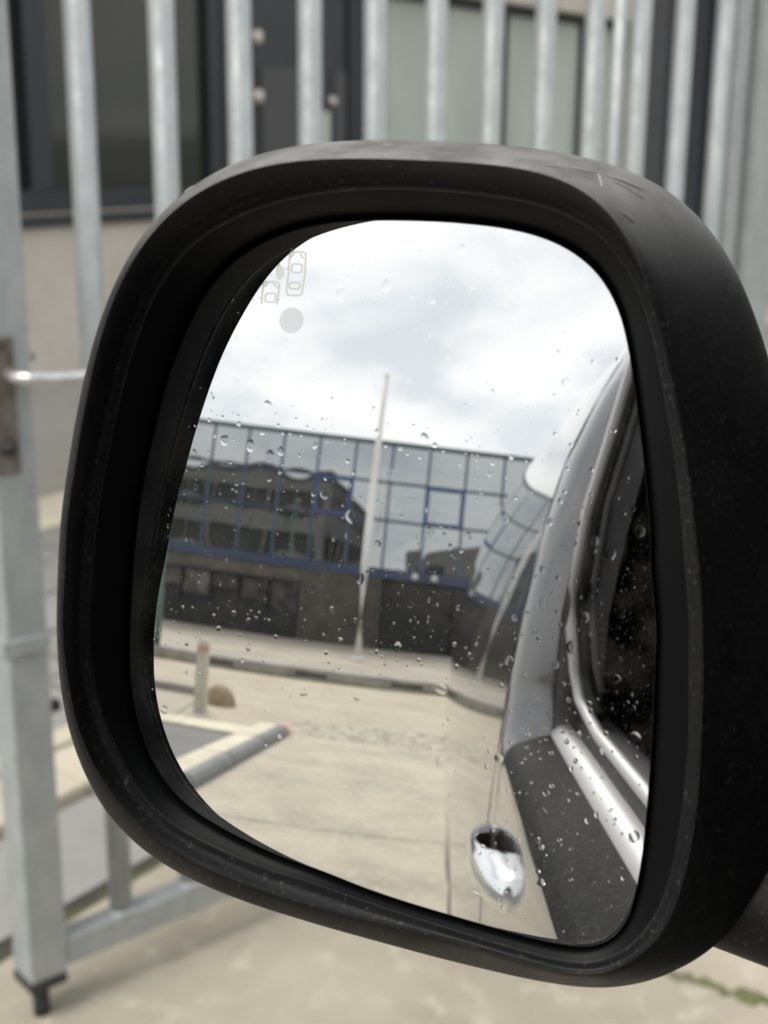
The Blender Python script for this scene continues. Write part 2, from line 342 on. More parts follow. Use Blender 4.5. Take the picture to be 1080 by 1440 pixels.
MB().rings([[A0 - kd * t + ko * x * s + Vector((0, 0, z * s)) - Vector((-1.4, -6.6, 0)) for x, z in eprof] for t, s in ((-.116, 1), (.0, .97), (.03, .7))], True, True, True).build('painted_end', M['red'], dk, label='red painted end of the kerb')
cs = empty('cobble_strip', (0, -8.9, 0), kind='structure', label='strip of pale worn cobbles where driveway meets the street', category='cobbles')
rc = random.Random(9)
cm = []
for k in range(3):
    w, d = .068, .066
    pts = [(-w,-d,-.05),(w,-d,-.05),(w,d,-.05),(-w,d,-.05),(-w,-d,-.006),(w,-d,-.006),(w,d,-.006),(-w,d,-.006),(-w*.7,-d*.7,.008),(w*.7,-d*.7,.006),(w*.72,d*.7,.009),(-w*.7,d*.66,.006)]
    pts = [(x + rc.uniform(-.006, .006), y + rc.uniform(-.006, .006), z) for x, y, z in pts]
    cm.append(MB().add(pts, [(0,1,5,4),(1,2,6,5),(2,3,7,6),(3,0,4,7),(4,5,9,8),(5,6,10,9),(6,7,11,10),(7,4,8,11),(8,9,10,11)]).mesh('cobble', M['cobble']))
for j in range(7):
    for i in range(26):
        link('cobble', cm[rc.randrange(3)], cs, loc=(-1.2 + i * .15 + (j % 2) * .075, .43 - j * .15, rc.uniform(-.012, .008)), rz=rc.uniform(-.08, .08))
MB().add([(-9,-10.2,.0),(-2.62,-10.2,.0),(-2.55,-8.45,.0),(-9,-8.45,.0)], [(0,1,2,3)]).build('near_pavement', M['farwalk'], kind='structure', label='strip of pale pavement with the bollard', category='pavement')
lkb = empty('pavement_kerb', (-3, -10.3, 0), label='low dark kerb beside the brown boulder', category='kerb')
for k in range(5): MB().box(-1.0*(k+1) + .31, -1.0*k + .30, -.05, .10, -.02, .11).build('kerb_stone', M['greykerb'], lkb, bevel=.008)

fw_ = MB().add([(-60,-60,.19),(60,-60,.19),(60,-15.5,.19),(-60,-15.5,.19)], [(0,1,2,3)]).build('far_pavement', M['farwalk'], kind='structure', label='pale pavement in front of the glazed building', category='pavement')
kb = empty('street_kerb', (0, -14.5, 0), label='long raised grey kerb with dark drain openings across the street', category='kerb')
plain = MB().box(-.448, .448, -1.0, .04, -.02, .20).mesh('kerb_stone', M['greykerb'])
inl = MB().box(-.448, .448, -1.0, -.14, -.02, .20).box(-.448, .448, -.139, .04, .125, .2).box(-.448, .448, -.139, .04, -.02, .055).box(-.448, -.30, -.139, .04, .055, .125).box(.30, .448, -.139, .04, .055, .125).mesh('kerb_stone', M['greykerb'])
hole = MB().box(-.299, .299, -.138, -.02, .056, .124).mesh('drain_opening', M['drain'])
for k in range(-14, 15):
    x = .25 + k * .9
    o = link('kerb_stone', inl if k % 2 == 0 else plain, kb, loc=(x, 0, 0))
    if k % 2 == 0: link('drain_opening', hole, o)
rg = random.Random(3); mg = MB()
for k in range(420):
    x = rg.uniform(-8, 5); y = -14.43 + rg.uniform(-.02, .05); r = rg.uniform(.03, .075)
    mg.rings([[(x + r*q*math.cos(t*math.pi/3), y + r*q*math.sin(t*math.pi/3), r*.5*math.sqrt(max(0, 1-q*q)) - .012) for t in range(6)] for q in (1, .6, .2)], True, False, True)
mg.build('gutter_moss', M['moss'], kind='stuff', label='line of green moss along the foot of the street kerb', category='moss')

# ------------------------------------------------------------------ rendered building beside the gate
bl = empty('rendered_building', fp(0, 0), FROT, label='sand coloured rendered building with dark framed windows behind the gate', category='building')
# local axes: x = out of the wall, y = along the wall
def wall_cells(mbx, y0, y1, z0, z1, holes, d0, d1, axis='y'):
    ys_ = sorted({y0, y1, *[h[0] for h in holes], *[h[1] for h in holes]}); zs_ = sorted({z0, z1, *[h[2] for h in holes], *[h[3] for h in holes]})
    ys_ = [v for v in ys_ if y0 <= v <= y1]; zs_ = [v for v in zs_ if z0 <= v <= z1]
    for a, c in zip(ys_, ys_[1:]):
        for p, q in zip(zs_, zs_[1:]):
            ym, zm = (a + c) / 2, (p + q) / 2
            if any(h[0] < ym < h[1] and h[2] < zm < h[3] for h in holes): continue
            if axis == 'y': mbx.box(d0, d1, a, c, p, q)
            else: mbx.box(a, c, d0, d1, p, q)
YB0, YB1, HT = -3.3, 13.0, 9.2
holes = [(-1.0, 1.43, 1.27, 2.75), (1.43, 2.72, .12, 2.75), (2.72, 5.80, 1.05, 2.43), (5.95, 7.45, .12, 2.9)]
up = []
for z in (4.2, 6.9):
    for k in range(8): up.append((-2.6 + k * 1.9, -1.2 + k * 1.9, z, z + 1.5))
w = MB(); wall_cells(w, YB0, YB1, .55, 3.3, holes, -.3, 0); w.build('wall', M['stucco'], bl)
w = MB(); wall_cells(w, YB0, YB1, 3.3, HT, up, -.3, -.01); w.build('upper_wall', M['bandwall'], bl)
w = MB(); wall_cells(w, YB0, YB1, -.03, .55, [(1.43, 2.72, .12, .56), (5.95, 7.45, .12, .56)], -.3, -.012); w.build('plinth', M['plinth'], bl)
ends = []
for z in (1.2, 4.0, 6.6):
    for k in range(7): ends.append((-13.6 + k * 1.9, -11.85 + k * 1.9, z, z + 1.5))
w = MB(); wall_cells(w, -14, -.301, -.03, HT, ends, YB0, YB0 + .3, 'x'); w.build('end_wall', M['bandwall'], bl)
MB().box(-14, -13.7, YB0 + .301, YB1, -.03, HT).box(-13.699, -.301, YB1 - .3, YB1, -.03, HT).build('rear_wall', M['bandwall'], bl)
MB().box(-14.1, .1, YB0 - .1, YB1 + .1, HT, HT + .25).build('roof', M['roofing'], bl)
MB().box(-13.69, -.31, YB0 + .31, YB1 - .31, -.03, .05).build('floor', M['interior'], bl)
def framed(name, y0, y1, z0, z1, fm, gmat, mull=(), transom=(), fw=.07, x0=-.14, x1=-.05, label=None):
    f = MB().box(x0, x1, y0, y1, z0, z0 + fw).box(x0, x1, y0, y1, z1 - fw, z1).box(x0, x1, y0, y0 + fw, z0 + fw, z1 - fw).box(x0, x1, y1 - fw, y1, z0 + fw, z1 - fw)
    for c in mull: f.box(x0, x1, c - fw*.45, c + fw*.45, z0 + fw, z1 - fw)
    o = f.build(name, fm, bl)
    if label: o['label'] = label
    es = [y0 + fw] + [c for c in mull] + [y1 - fw]
    for a, c in zip(es, es[1:]):
        MB().box(x0 + .03, x0 + .05, a + .002 + (fw*.45 if a in mull else 0), c - .002 - (fw*.45 if c in mull else 0), z0 + fw + .002, z1 - fw - .002).build('pane', gmat, o)
    return o
wa = framed('window', -1.0, 1.428, 1.27, 2.75, M['darkframe'], M['darkglass'], mull=(.13, 1.27), fw=.10, label='dark window with olive tinted glass')
MB().box(-.139, .03, -1.05, 1.428, 1.215, 1.268).build('sill', M['darkframe'], wa)
MB().box(-.06, -.045, .09, .21, 1.38, 2.64).build('blue_mullion_cover', M['blueframe'], wa)
wb = framed('window', 2.72, 5.80, 1.05, 2.43, M['darkframe'], M['paleglass'], mull=(4.10, 5.2), fw=.055, x0=-.2, x1=-.10, label='wide window with pale green frosted panes')
for z in (4.2, 6.9):
    for k in range(8): framed('window', -2.6 + k*1.9, -1.2 + k*1.9, z, z + 1.5, M['darkframe'], M['darkglass'], mull=(-1.9 + k*1.9,))
for z in (1.2, 4.0, 6.6):
    for k in range(7):
        a, c = -13.6 + k * 1.9, -11.85 + k * 1.9
        o = MB().box(a, c, YB0 + .08, YB0 + .16, z, z + .06).box(a, c, YB0 + .08, YB0 + .16, z + 1.44, z + 1.5).box(a, a + .06, YB0 + .08, YB0 + .16, z + .06, z + 1.44).box(c - .06, c, YB0 + .08, YB0 + .16, z + .06, z + 1.44).build('window', M['darkframe'], bl)
        MB().box(a + .062, c - .062, YB0 + .12, YB0 + .14, z + .062, z + 1.438).build('pane', M['darkglass'], o)
# entrance door with two locks
dr = MB().box(-.16, -.10, 1.43, 1.50, .12, 2.75).box(-.16, -.10, 2.42, 2.72, .12, 2.75).box(-.16, -.10, 1.50, 2.42, 2.35, 2.75).build('door', M['darkframe'], bl, label='dark entrance door with pale round knobs')
MB().box(-.17, -.12, 1.502, 2.418, .13, 2.348).build('leaf', M['door'], dr)
MB().box(-.119, -.108, 1.68, 2.12, .4, 1.95).build('panel', M['doorpanel'], dr)
MB().box(-.119, -.108, 2.29, 2.40, .4, 1.95).build('panel', M['doorpanel'], dr)
for y, z, r in ((1.62, 2.09, .036), (1.62, 1.80, .036), (2.24, 1.79, .026)):
    rs = [[(-.118 + dx, y + rr * math.cos(t * math.pi / 8), z + rr * math.sin(t * math.pi / 8)) for t in range(16)] for dx, rr in ((0, r*.6), (.02, r*.6), (.028, r), (.05, r*.95), (.06, r*.6))]
    MB().rings(rs, True, False, True).build('knob', M['knob'], dr, smooth=True)
MB().box(-.107, -.06, 2.13, 2.195, 1.30, 1.735).build('grip_plate', M['paleglass'], dr)
d2 = MB().box(-.16, -.08, 5.95, 6.03, .12, 2.9).box(-.16, -.08, 7.37, 7.45, .12, 2.9).box(-.16, -.08, 6.03, 7.37, 2.8, 2.9).build('door', M['darkframe'], bl, label='dark double door near the hinge post')
MB().box(-.15, -.10, 6.032, 6.55, .13, 2.798).build('leaf', M['doorpanel'], d2)
MB().box(-.15, -.10, 6.56, 7.368, .13, 2.798).build('leaf', M['blueframe'], d2)
# warehouse further down the yard (shows in the glazing across the street)
wh = empty('warehouse', (10, 32, 0), label='low grey warehouse at the far end of the yard', category='building')
MB().rings([[(-8, y, 0), (-8, y, 7.4), (0, y, 9.0), (14, y, 7.4), (14, y, 0)] for y in (0, 12)], True, True, True).build('wall', M['bandwall'], wh)
for k in range(5):
    o = MB().box(-7 + k*4, -4.4 + k*4, -.06, -.004, 3.2, 5.6).build('window', M['darkframe'], wh)
    MB().box(-6.9 + k*4, -4.5 + k*4, -.07, -.061, 3.3, 5.5).build('pane', M['darkglass'], o)

# ------------------------------------------------------------------ gate leaf, hinge post, pole
GU = Vector((math.sin(R(21)), math.cos(R(21)), 0)); GROT = -R(21)
gt = empty('gate', (-1.61, 1.31, 0), GROT, label='open galvanised steel gate with round upright bars', category='gate')
# local: y along the leaf, +x towards the van
MB().box(-.045, .03, -.062, .014, .09, 2.25).build('end_post', M['galv'], gt, bevel=.004)
MB().box(-.02, .03, .015, 1.985, .10, .158).build('bottom_rail', M['galv'], gt, bevel=.004)
MB().box(-.02, .03, .015, 1.985, 2.16, 2.22).build('top_rail', M['galv'], gt, bevel=.004)
MB().box(-.02, .03, 1.93, 1.985, .159, 2.159).build('hinge_stile', M['galv'], gt, bevel=.004)
bar_me = MB().tube([(0, 0, .155), (0, 0, 2.163)], .0225, 20).mesh('bar', M['galv'], True)
for k in range(12): link('bar', bar_me, gt, loc=(.005, .145 + .16 * k, 0))
wm_ = MB().tube([(0, 0, .1575), (0, 0, .160), (0, 0, .164)], [.029, .0285, .0235], 18).mesh('weld', M['galv'], True)
for k in range(12): link('weld', wm_, gt, loc=(.005, .145 + .16 * k, 0))
lp = MB().box(.0305, .037, -.060, -.018, 1.07, 1.30).build('lock_plate', M['rust'], gt, bevel=.002, label='brown weathered lock plate')
MB().tube([(.036, -.039, 1.115), (.045, -.039, 1.115)], .012, 12).build('keyhole', M['blacksteel'], lp, smooth=True)
MB().tube([(.036, -.039, 1.285), (.041, -.039, 1.285)], .006, 10).build('screw', M['blacksteel'], lp, smooth=True)
lev = [(.03, -.028, 1.236), (.065, -.026, 1.236), (.083, -.012, 1.236), (.086, .02, 1.233), (.085, .07, 1.230), (.082, .12, 1.232), (.079, .165, 1.238)]
MB().tube(lev, [.011, .011, .010, .010, .010, .009, .007], 12).build('lever', M['alu'], gt, smooth=True, label='bright aluminium lever handle')
MB().tube([(-x + .01 - .02, y + .01, z + .012) for x, y, z in lev[:5]], .011, 12).build('lever', M['alu'], gt, smooth=True)
MB().box(.0305, .036, -.0625, .0145, .745, .775).box(-.046, .03, -.068, -.0625, .745, .775).build('strap', M['galv'], gt, bevel=.002)
MB().tube([(.005, .014, .622), (.005, .038, .622)], .012, 12).build('stop_buffer', M['rubber'], gt, smooth=True)
MB().box(-.046, .031, -.064, .012, .068, .0895).build('bolt_bracket', M['blacksteel'], gt, bevel=.004)
MB().tube([(-.004, -.03, .0), (-.004, -.03, .064)], .016, 12).build('drop_bolt', M['blacksteel'], gt, smooth=True)
hp = empty('gate_post', (-1.61 + GU.x * 2.06, 1.31 + GU.y * 2.06, 0), GROT, label='thick square galvanised hinge post beside the gate', category='post')
MB().box(-.055, .055, -.055, .055, -.03, 2.5).build('shaft', M['galv'], hp, bevel=.005)
MB().box(-.06, .06, -.06, .06, 2.5, 2.512).build('cap', M['galv'], hp)
for z in (.35, 1.95):
    MB().tube([(.0, -.075, z - .04), (0, -.075, z + .04)], .014, 12).build('hinge', M['galv'], hp, smooth=True)
pp = Vector((-1.61, 1.31, 0)) + GU * 1.50 + Vector((-.10, .33, 0))
po = empty('pole', pp, GROT, label='slim galvanised pole standing just behind the gate bars', category='pole')
MB().tube([(0, 0, -.03), (0, 0, 2.3)], .017, 16).build('shaft', M['galv'], po, smooth=True)
MB().box(-.06, .06, -.06, .06, -.03, .012).build('foot_plate', M['galv'], po)
MB().tube([(0, 0, 2.29), (0, 0, 2.32)], [.019, .012], 16).build('cap', M['rubber'], po, smooth=True)

# ------------------------------------------------------------------ across the street
gb = empty('glazed_building', (0, -24.5, .19), label='long glazed building with blue bands across the street', category='building')
X0, CW = -.49, 1.185
kx = list(range(-9, 10)); GX0, GX1 = X0 + kx[0] * CW, X0 + (kx[-1] + 1) * CW
MB().box(GX0, GX1, -9, -.12, -.2, 6.20).build('wall', M['blackclad'], gb)
MB().box(GX0 - .15, GX1 + .15, -9.1, .10, 6.37, 6.46).build('roof', M['roofedge'], gb)
MB().box(GX0, GX1, -.119, .02, 2.20, 2.46).build('blue_band', M['bluepaint'], gb)
rows = [(2.46, 3.98), (3.98, 5.17), (5.17, 6.37)]
rr_ = random.Random(12)
for k in kx:
    x = X0 + k * CW
    for ri, (z0, z1) in enumerate(rows):
        opening = ri == 1 and k in (-2, 1, -7, 5)
        fr_ = .085 if opening else .028
        t = rr_.uniform(-.0025, .0025); t2 = rr_.uniform(-.002, .002)
        a, c, p, q = x + .012, x + CW - .012, z0 + .012, z1 - .012
        o = MB().box(a, c, -.07, .015 if not opening else .05, p, p + fr_).box(a, c, -.07, .015 if not opening else .05, q - fr_, q).box(a, a + fr_, -.07, .015 if not opening else .05, p + fr_, q - fr_).box(c - fr_, c, -.07, .015 if not opening else .05, p + fr_, q - fr_).build(
            'window' if opening else 'panel', M['bluewin'] if opening else M['mullion'], gb)
        a += fr_; c -= fr_; p += fr_; q -= fr_
        dx, dz = t * (c - a), t2 * (q - p)
        bow = rr_.choice((.001, .002, .003, .0045, -.0015)); g_ = 8
        rsn = [[(a + (c - a) * i / g_, -.006 + dx * i / g_ + dz * j / g_ + bow * (1 - (2*i/g_ - 1) ** 2) * (1 - (2*j/g_ - 1) ** 2), p + (q - p) * j / g_) for i in range(g_ + 1)] for j in range(g_ + 1)]
        MB().rings(rsn, False).build('pane', M['refglass'], o, smooth=True)
    MB().box(x - .012, x + .012, -.07, .012, 2.47, 6.36).build('mullion', M['mullion'], gb)
# ground floor: windows with blinds, ribbed cladding, black shutters
for k in range(8):
    a = -3.05 - .98 * (k + 1) + .06
    o = MB().box(a - .05, a + .97, -.118, .0, .75, .85).box(a - .05, a + .97, -.118, 0, 1.72, 1.80).box(a - .05, a + .02, -.118, 0, .85, 1.72).box(a + .90, a + .97, -.118, 0, .85, 1.72).build('window', M['darkframe'], gb)
    MB().box(a + .022, a + .898, -.10, -.05, .852 + (k * 37 % 5) * .11, 1.718).build('blind', M['blind'], o)
MB().box(-11.1, -3.05, -.118, -.01, -.2, .745).build('plinth', M['blackclad'], gb)
MB().box(-11.1, -3.05, -.118, -.03, 1.805, 2.19).build('fascia', M['cladding'], gb)
rib = []
x = -3.03
while x < -.62:
    rib += [(x, .0), (x + .07, .0), (x + .08, .07), (x + .15, .07)]; x += .16
MB().rings([[(px_, py_, z) for px_, py_ in rib] for z in (-.2, 2.19)], False).build('cladding_sheet', M['cladding'], gb)
for k in range(4):
    a = -.58 + k * 2.4
    pts = []
    for i in range(21): pts += [(a, .01, -.2 + i * .11), (a, .03, -.2 + i * .11 + .08)]
    MB().rings([[(xx, y, z) for _, y, z in pts] for xx in (a, a + 2.3)], False).build('shutter', M['blackclad'], gb)
for xx in (.55, 1.15):
    o = MB().tube([(xx, .02, 2.34), (xx, .16, 2.36)], .02, 8).build('lamp_bracket', M['mullion'], gb)
    MB().rings([[(xx + r*math.cos(t*.628), .2 + dy, 2.34 + r*math.sin(t*.628)) for t in range(10)] for dy, r in ((-.08, .03), (-.04, .1), (.06, .11), (.1, .06))], True, True, True).build('lamp', M['lampglass'], o, smooth=True)

fl = empty('flagpole', (-.82, -18.3, .19), label='tall bare white flagpole in front of the glazed building', category='flagpole')
MB().tube([(0, 0, 0), (0, 0, 2.2), (.01, 0, 4.5), (.02, 0, 6.7)], [.10, .093, .075, .055], 16).build('shaft', M['white'], fl, smooth=True)
MB().tube([(0, 0, 0), (0, 0, .10)], [.13, .12], 16).build('base', M['white'], fl, smooth=True)
MB().rings([[(.02 + r*math.cos(t*.785), r*math.sin(t*.785), z) for t in range(8)] for z, r in ((6.7, .03), (6.73, .06), (6.78, .06), (6.82, .02))], True, True, True).build('finial', M['white'], fl, smooth=True)
gp = empty('lamp_post', (-4.72, -14.75, .19), label='green painted post on the far pavement at the mirror edge', category='post')
MB().tube([(0, 0, 0), (0, 0, 1.1), (0, 0, 1.2), (0, 0, 5.2)], [.075, .075, .055, .045], 14).build('shaft', M['green'], gp, smooth=True)
o = MB().tube([(0, 0, 5.2), (0, .15, 5.35), (0, .7, 5.4)], .03, 10).build('arm', M['green'], gp, smooth=True)
MB().box(-.12, .12, .65, 1.2, 5.33, 5.43).build('lamp_head', M['lampglass'], gp, bevel=.02)
bo = empty('bollard', (-2.38, -9.0, 0), label='square off-white bollard with a red band near the asphalt', category='bollard')
MB().rings([[(-s_, -s_, z), (s_, -s_, z), (s_, s_, z), (-s_, s_, z)] for z, s_ in ((-.02, .075), (.66, .066), (.80, .064), (.85, .035))], True, False, True).build('shaft', M['offwhite'], bo, bevel=.006)
MB().rings([[(-s_, -s_, z), (s_, -s_, z), (s_, s_, z), (-s_, s_, z)] for z, s_ in ((.70, .0660), (.76, .0655))], True).build('band', M['red'], bo)
st = MB(); rb = random.Random(2); pts = []
for i in range(9):
    th = math.pi * .5 * i / 8
    pts.append([((.20 * math.cos(th)) * (1 + .12 * math.sin(2*t*.524 + 1)) * math.cos(t*.524) + rb.uniform(-.006, .006), (.16 * math.cos(th)) * math.sin(t*.524) + rb.uniform(-.006, .006), .27 * math.sin(th) ** .9 - .02) for t in range(12)])
st.rings(pts, True, False, True).build('boulder', M['boulder'], smooth=True, label='rounded brown boulder lying behind the bollard', category='boulder').location = (-2.30, -9.78, 0)

# ------------------------------------------------------------------ the van
AL = R(3.5)
van = empty('van', (0, 0, 0), AL, label='glossy grey van with a wet black wing mirror', category='van')
XC = .85
low = [(-.05, .30), (-.095, .42), (-.112, .70), (-.118, .95)]
def lerp(a, c, t): return tuple(x + (y - x) * t for x, y in zip(a, c))
lowa = [(-.04, .30), (-.082, .42), (-.095, .70), (-.098, .95)]
pa = lowa + [(-.096, 1.10), (-.090, 1.20), (-.081, 1.30), (-.073, 1.38), (-.063, 1.46), (-.044, 1.58), (-.030, 1.65), (-.006, 1.74), (.035, 1.84), (.075, 1.92), (.125, 2.00), (.20, 2.07), (.32, 2.12), (.55, 2.16), (.85, 2.17)]
pb = low + [(-.121, 1.10), (-.118, 1.20), (-.109, 1.30), (-.099, 1.38), (-.085, 1.48), (-.064, 1.60), (-.040, 1.71), (-.011, 1.81), (.026, 1.91), (.066, 1.99), (.12, 2.06), (.20, 2.12), (.33, 2.17), (.55, 2.20), (.85, 2.21)]
def smooth_prof(p, n=4):
    out = []
    for i in range(len(p) - 1):
        p0, p1, p2, p3 = p[max(i-1, 0)], p[i], p[i+1], p[min(i+2, len(p)-1)]
        for k in range(n):
            t = k / n
            out.append(tuple(.5*((2*b_) + (-a_ + c_)*t + (2*a_ - 5*b_ + 4*c_ - d_)*t*t + (-a_ + 3*b_ - 3*c_ + d_)*t**3) for a_, b_, c_, d_ in zip(p0, p1, p2, p3)))
    return out + [p[-1]]
def sst(t): t = max(0, min(1, t)); return t*t*(3 - 2*t)
def loft(mbx, profs, ys_, side=1, skip=None):
    n = len(profs[0]); b_ = len(mbx.v)
    for p, y in zip(profs, ys_):
        for x, z in p: mbx.v.append((x if side == 1 else 2*XC - x, y, z))
    for k in range(len(ys_) - 1):
        for i in range(n - 1):
            if skip:
                c = ((profs[k][i][0] + profs[k+1][i+1][0]) / 2, (ys_[k] + ys_[k+1]) / 2, (profs[k][i][1] + profs[k+1][i+1][1]) / 2)
                if skip(c): continue
            f = (b_ + k*n + i, b_ + (k+1)*n + i, b_ + (k+1)*n + i + 1, b_ + k*n + i + 1)
            mbx.f.append(f if side == 1 else f[::-1])
    return mbx
WH = [(1.25, .34), (-2.45, .34)]
def arch(c): return any((c[1] - y) ** 2 + (c[2] - z) ** 2 < .40 ** 2 for y, z in WH)
yr = [-.957] + [-1.0 - .04 * k for k in range(1, 55)] + [-3.22, -3.26, -3.29]
def rear_prof(y):
    p = [lerp(a, c, 1 - (1 - min(1, (-.957 - y) / 2.2)) ** 2) for a, c in zip(pa, pb)]
    if y < -3.15: f = sst((-3.15 - y) / .2); p = [(x + .03 * f, z) for x, z in p]
    return smooth_prof(p)
pr = [rear_prof(y) for y in yr]
for sd_ in (1, -1):
    o = loft(MB(), pr, yr, sd_, arch).build('side_panel', M['paint'], van, smooth=True)
# rear end
rp_ = pr[-1]; ring = [(x, yr[-1], z) for x, z in rp_] + [(2*XC - x, yr[-1], z) for x, z in reversed(rp_)]
MB().add(ring, [tuple(range(len(ring)))]).build('rear_panel', M['paint'], van)
for sd_ in (1, -1):
    xx = lambda x: x if sd_ == 1 else 2*XC - x
    a, c = sorted((xx(.10), xx(.83))); o = MB().box(a, c, yr[-1] - .03, yr[-1] - .002, .5, 2.0).build('rear_door', M['paint'], van, bevel=.01)
    a, c = sorted((xx(.20), xx(.76))); MB().box(a, c, yr[-1] - .036, yr[-1] - .031, 1.3, 1.8).build('pane', M['tintglass'], o)
    a, c = sorted((xx(-.01), xx(.09))); MB().box(a, c, yr[-1] - .03, yr[-1] - .002, .9, 1.5).build('tail_lamp', M['redlens'], van, bevel=.01)
MB().box(.0, 1.70, yr[-1] - .1, yr[-1] - .001, .3, .48).build('rear_bumper', M['plain_plastic'], van, bevel=.03)
# cab: lower door skin, black waist trim, mouldings
def zs(y): return 1.24 + (-.3 - y) * .098
low2 = [(-.04, .30), (-.080, .42), (-.093, .70), (-.096, .95)]
def skin(y): return smooth_prof(low2 + [(-.094, 1.08), (-.090, 1.15), (-.0845, zs(y) - .045), (-.080, zs(y) - .020)])
yd = [-.86 + .048 * k for k in range(21)]
def handle_gap_shade(c): return False
dskin = loft(MB(), [skin(y) for y in yd], yd[::1], 1).build('door_skin', M['paint'], van, smooth=True)
recalc(dskin)
# door frame behind the window flares out to the wider load body
fr0 = low2 + [(-.094, 1.08), (-.090, 1.15), (-.084, 1.255), (-.075, 1.290), (-.017, 1.317), (-.017, 1.39), (-.014, 1.49), (.002, 1.60), (.027, 1.724), (.057, 1.836), (.080, 1.92), (.13, 1.99), (.20, 2.06), (.32, 2.12), (.55, 2.16), (.85, 2.17)]
fr1 = lowa + [(-.096, 1.08), (-.093, 1.15), (-.086, 1.25), (-.082, 1.285), (-.079, 1.317), (-.072, 1.39), (-.059, 1.49), (-.041, 1.60), (-.010, 1.724), (.034, 1.836), (.075, 1.92), (.125, 1.99), (.20, 2.06), (.32, 2.12), (.55, 2.16), (.85, 2.17)]
yf = [-.86, -.875, -.89, -.91, -.93, -.948]
def bulge(t): return math.sin(min(1, t) * math.pi / 2) ** .85
for sd_ in (1, -1):
    o = loft(MB(), [[lerp(a, c, bulge((-.86 - y) / .088)) for a, c in zip(fr0, fr1)] for y in yf], yf, sd_).build('door_pillar', M['paint'], van, smooth=True); recalc(o)
# black return behind the gap so that the door seam reads dark
MB().rings([[(x + .02, y, z) for x, z in fr1[1:-4]] for y in (-.93, -.98)], False).build('door_seam', M['rubber'], van)
def strip(name, mat, prof, ys_, parent=van, **k):
    o = loft(MB(), [prof(y) for y in ys_], ys_, 1).build(name, mat, parent, smooth=k.pop('smooth', True), **k); recalc(o); return o
strip('waist_trim', M['trim'], lambda y: [(-.0815, zs(y) - .024), (-.080, zs(y) - .008), (-.071, zs(y) + .002), (-.060, zs(y) + .008), (-.035, zs(y) + .017), (-.018, zs(y) + .021)], yd, label='wet black waist trim under the window')
strip('belt_moulding', M['silvertrim'], lambda y: [(-.0185, zs(y) + .018), (-.016, zs(y) + .028), (-.008, zs(y) + .036), (.008, zs(y) + .040), (.012, zs(y) + .030)], yd, label='bright silver belt moulding')
strip('window_seal', M['rubber'], lambda y: [(.010, zs(y) + .030), (.014, zs(y) + .042), (.020, zs(y) + .050)], yd)
strip('door_cap', M['greyplastic'], lambda y: [(.020, zs(y) + .049), (.034, zs(y) + .055), (.060, zs(y) + .050), (.095, zs(y) + .025), (.11, zs(y) - .05), (.12, .6)], yd)
fpth = [(.022, y, zs(y) + .056) for y in (.1, -.2, -.5, -.72)]
fpth += [(.020, -.78, 1.352), (.014, -.822, 1.372), (.008, -.845, 1.41), (.000, -.852, 1.47), (.001, -.853, 1.53), (.012, -.853, 1.64), (.032, -.853, 1.725), (.062, -.853, 1.86), (.075, -.85, 1.91)]
MB().tube(fpth, .0085, 12).build('window_frame', M['silvertrim'], van, smooth=True, label='bright inner window frame')
fp2 = [(x + .028, y + .006, z + .012) for x, y, z in fpth[5:]]
MB().tube(fp2, .006, 10).build('frame_seal', M['greyplastic'], van, smooth=True)
MB().tube([(x + .014, y - .002, z + .004) for x, y, z in fpth[4:]], .010, 10).build('frame_seal', M['rubber'], van, smooth=True)
# door jamb (front face of pillar) and dark cab interior
MB().rings([[(x + dx, -.861 - dx * .15, z) for x, z in fr0[7:15]] for dx in (.002, .07)], False).build('door_jamb', M['jamb'], van)
MB().box(.12, 1.58, -1.06, -1.02, .3, 1.96).build('bulkhead', M['interior'], van)
MB().box(.10, 1.60, -1.019, .05, .35, .45).build('cab_floor', M['interior'], van)
MB().box(.22, 1.48, -1.019, .02, 2.0, 2.03).build('headlining', M['interior'], van)
st_ = empty('driver_seat', (.42, -.55, 0)); st_.parent = van
for nm, bx in (('cushion', (-.25, .25, -.22, .28, .72, .88)), ('backrest', (-.24, .24, -.40, -.24, .88, 1.52)), ('headrest', (-.13, .13, -.38, -.27, 1.56, 1.76))):
    MB().box(*bx).build(nm, M['interior'], st_, bevel=.05)
# roof over the cab, right-hand cab side, screen and bonnet
yc = [-.859, -.6, -.3, -.05, .06]
def cab_roof(y): return [(x, z - (.04 * sst((y + .3) / .36))) for x, z in smooth_prof(fr0[14:], 3)]
for sd_ in (1, -1):
    o = loft(MB(), [cab_roof(y) for y in yc], yc, sd_).build('cab_roof', M['paint'], van, smooth=True); recalc(o)
o = loft(MB(), [skin(y) + [(-.017, zs(y) + .03)] for y in yd], yd, -1).build('door_skin', M['paint'], van, smooth=True); recalc(o)
MB().add([(2*XC - x, y, z) for x, y, z in ((-.015, -.85, 1.33), (.08, -.85, 1.92), (.08, .0, 1.92), (.04, .35, 1.6), (-.015, .7, 1.27))], [(0, 1, 2, 3, 4)]).build('side_window', M['tintglass'], van)
for sd_ in (1, -1):
    q = lambda p: (p[0] if sd_ == 1 else 2*XC - p[0], p[1], p[2])
    MB().tube([q((.09, .05, 1.95)), q((.06, .35, 1.66)), q((.02, .78, 1.30))], [.035, .035, .04], 12).build('windscreen_pillar', M['paint'], van, smooth=True)
MB().add([(.10, .06, 1.95), (2*XC - .10, .06, 1.95), (2*XC - .04, .82, 1.27), (.04, .82, 1.27)], [(0, 1, 2, 3)]).build('windscreen', M['tintglass'], van)
MB().box(.05, 1.65, .25, .80, 1.12, 1.22).build('dashboard', M['interior'], van, bevel=.03)
yn = [.1, .4, .65, .8, .9] + [.9 + .05 * k for k in range(1, 21)] + [1.97, 2.02, 2.05]
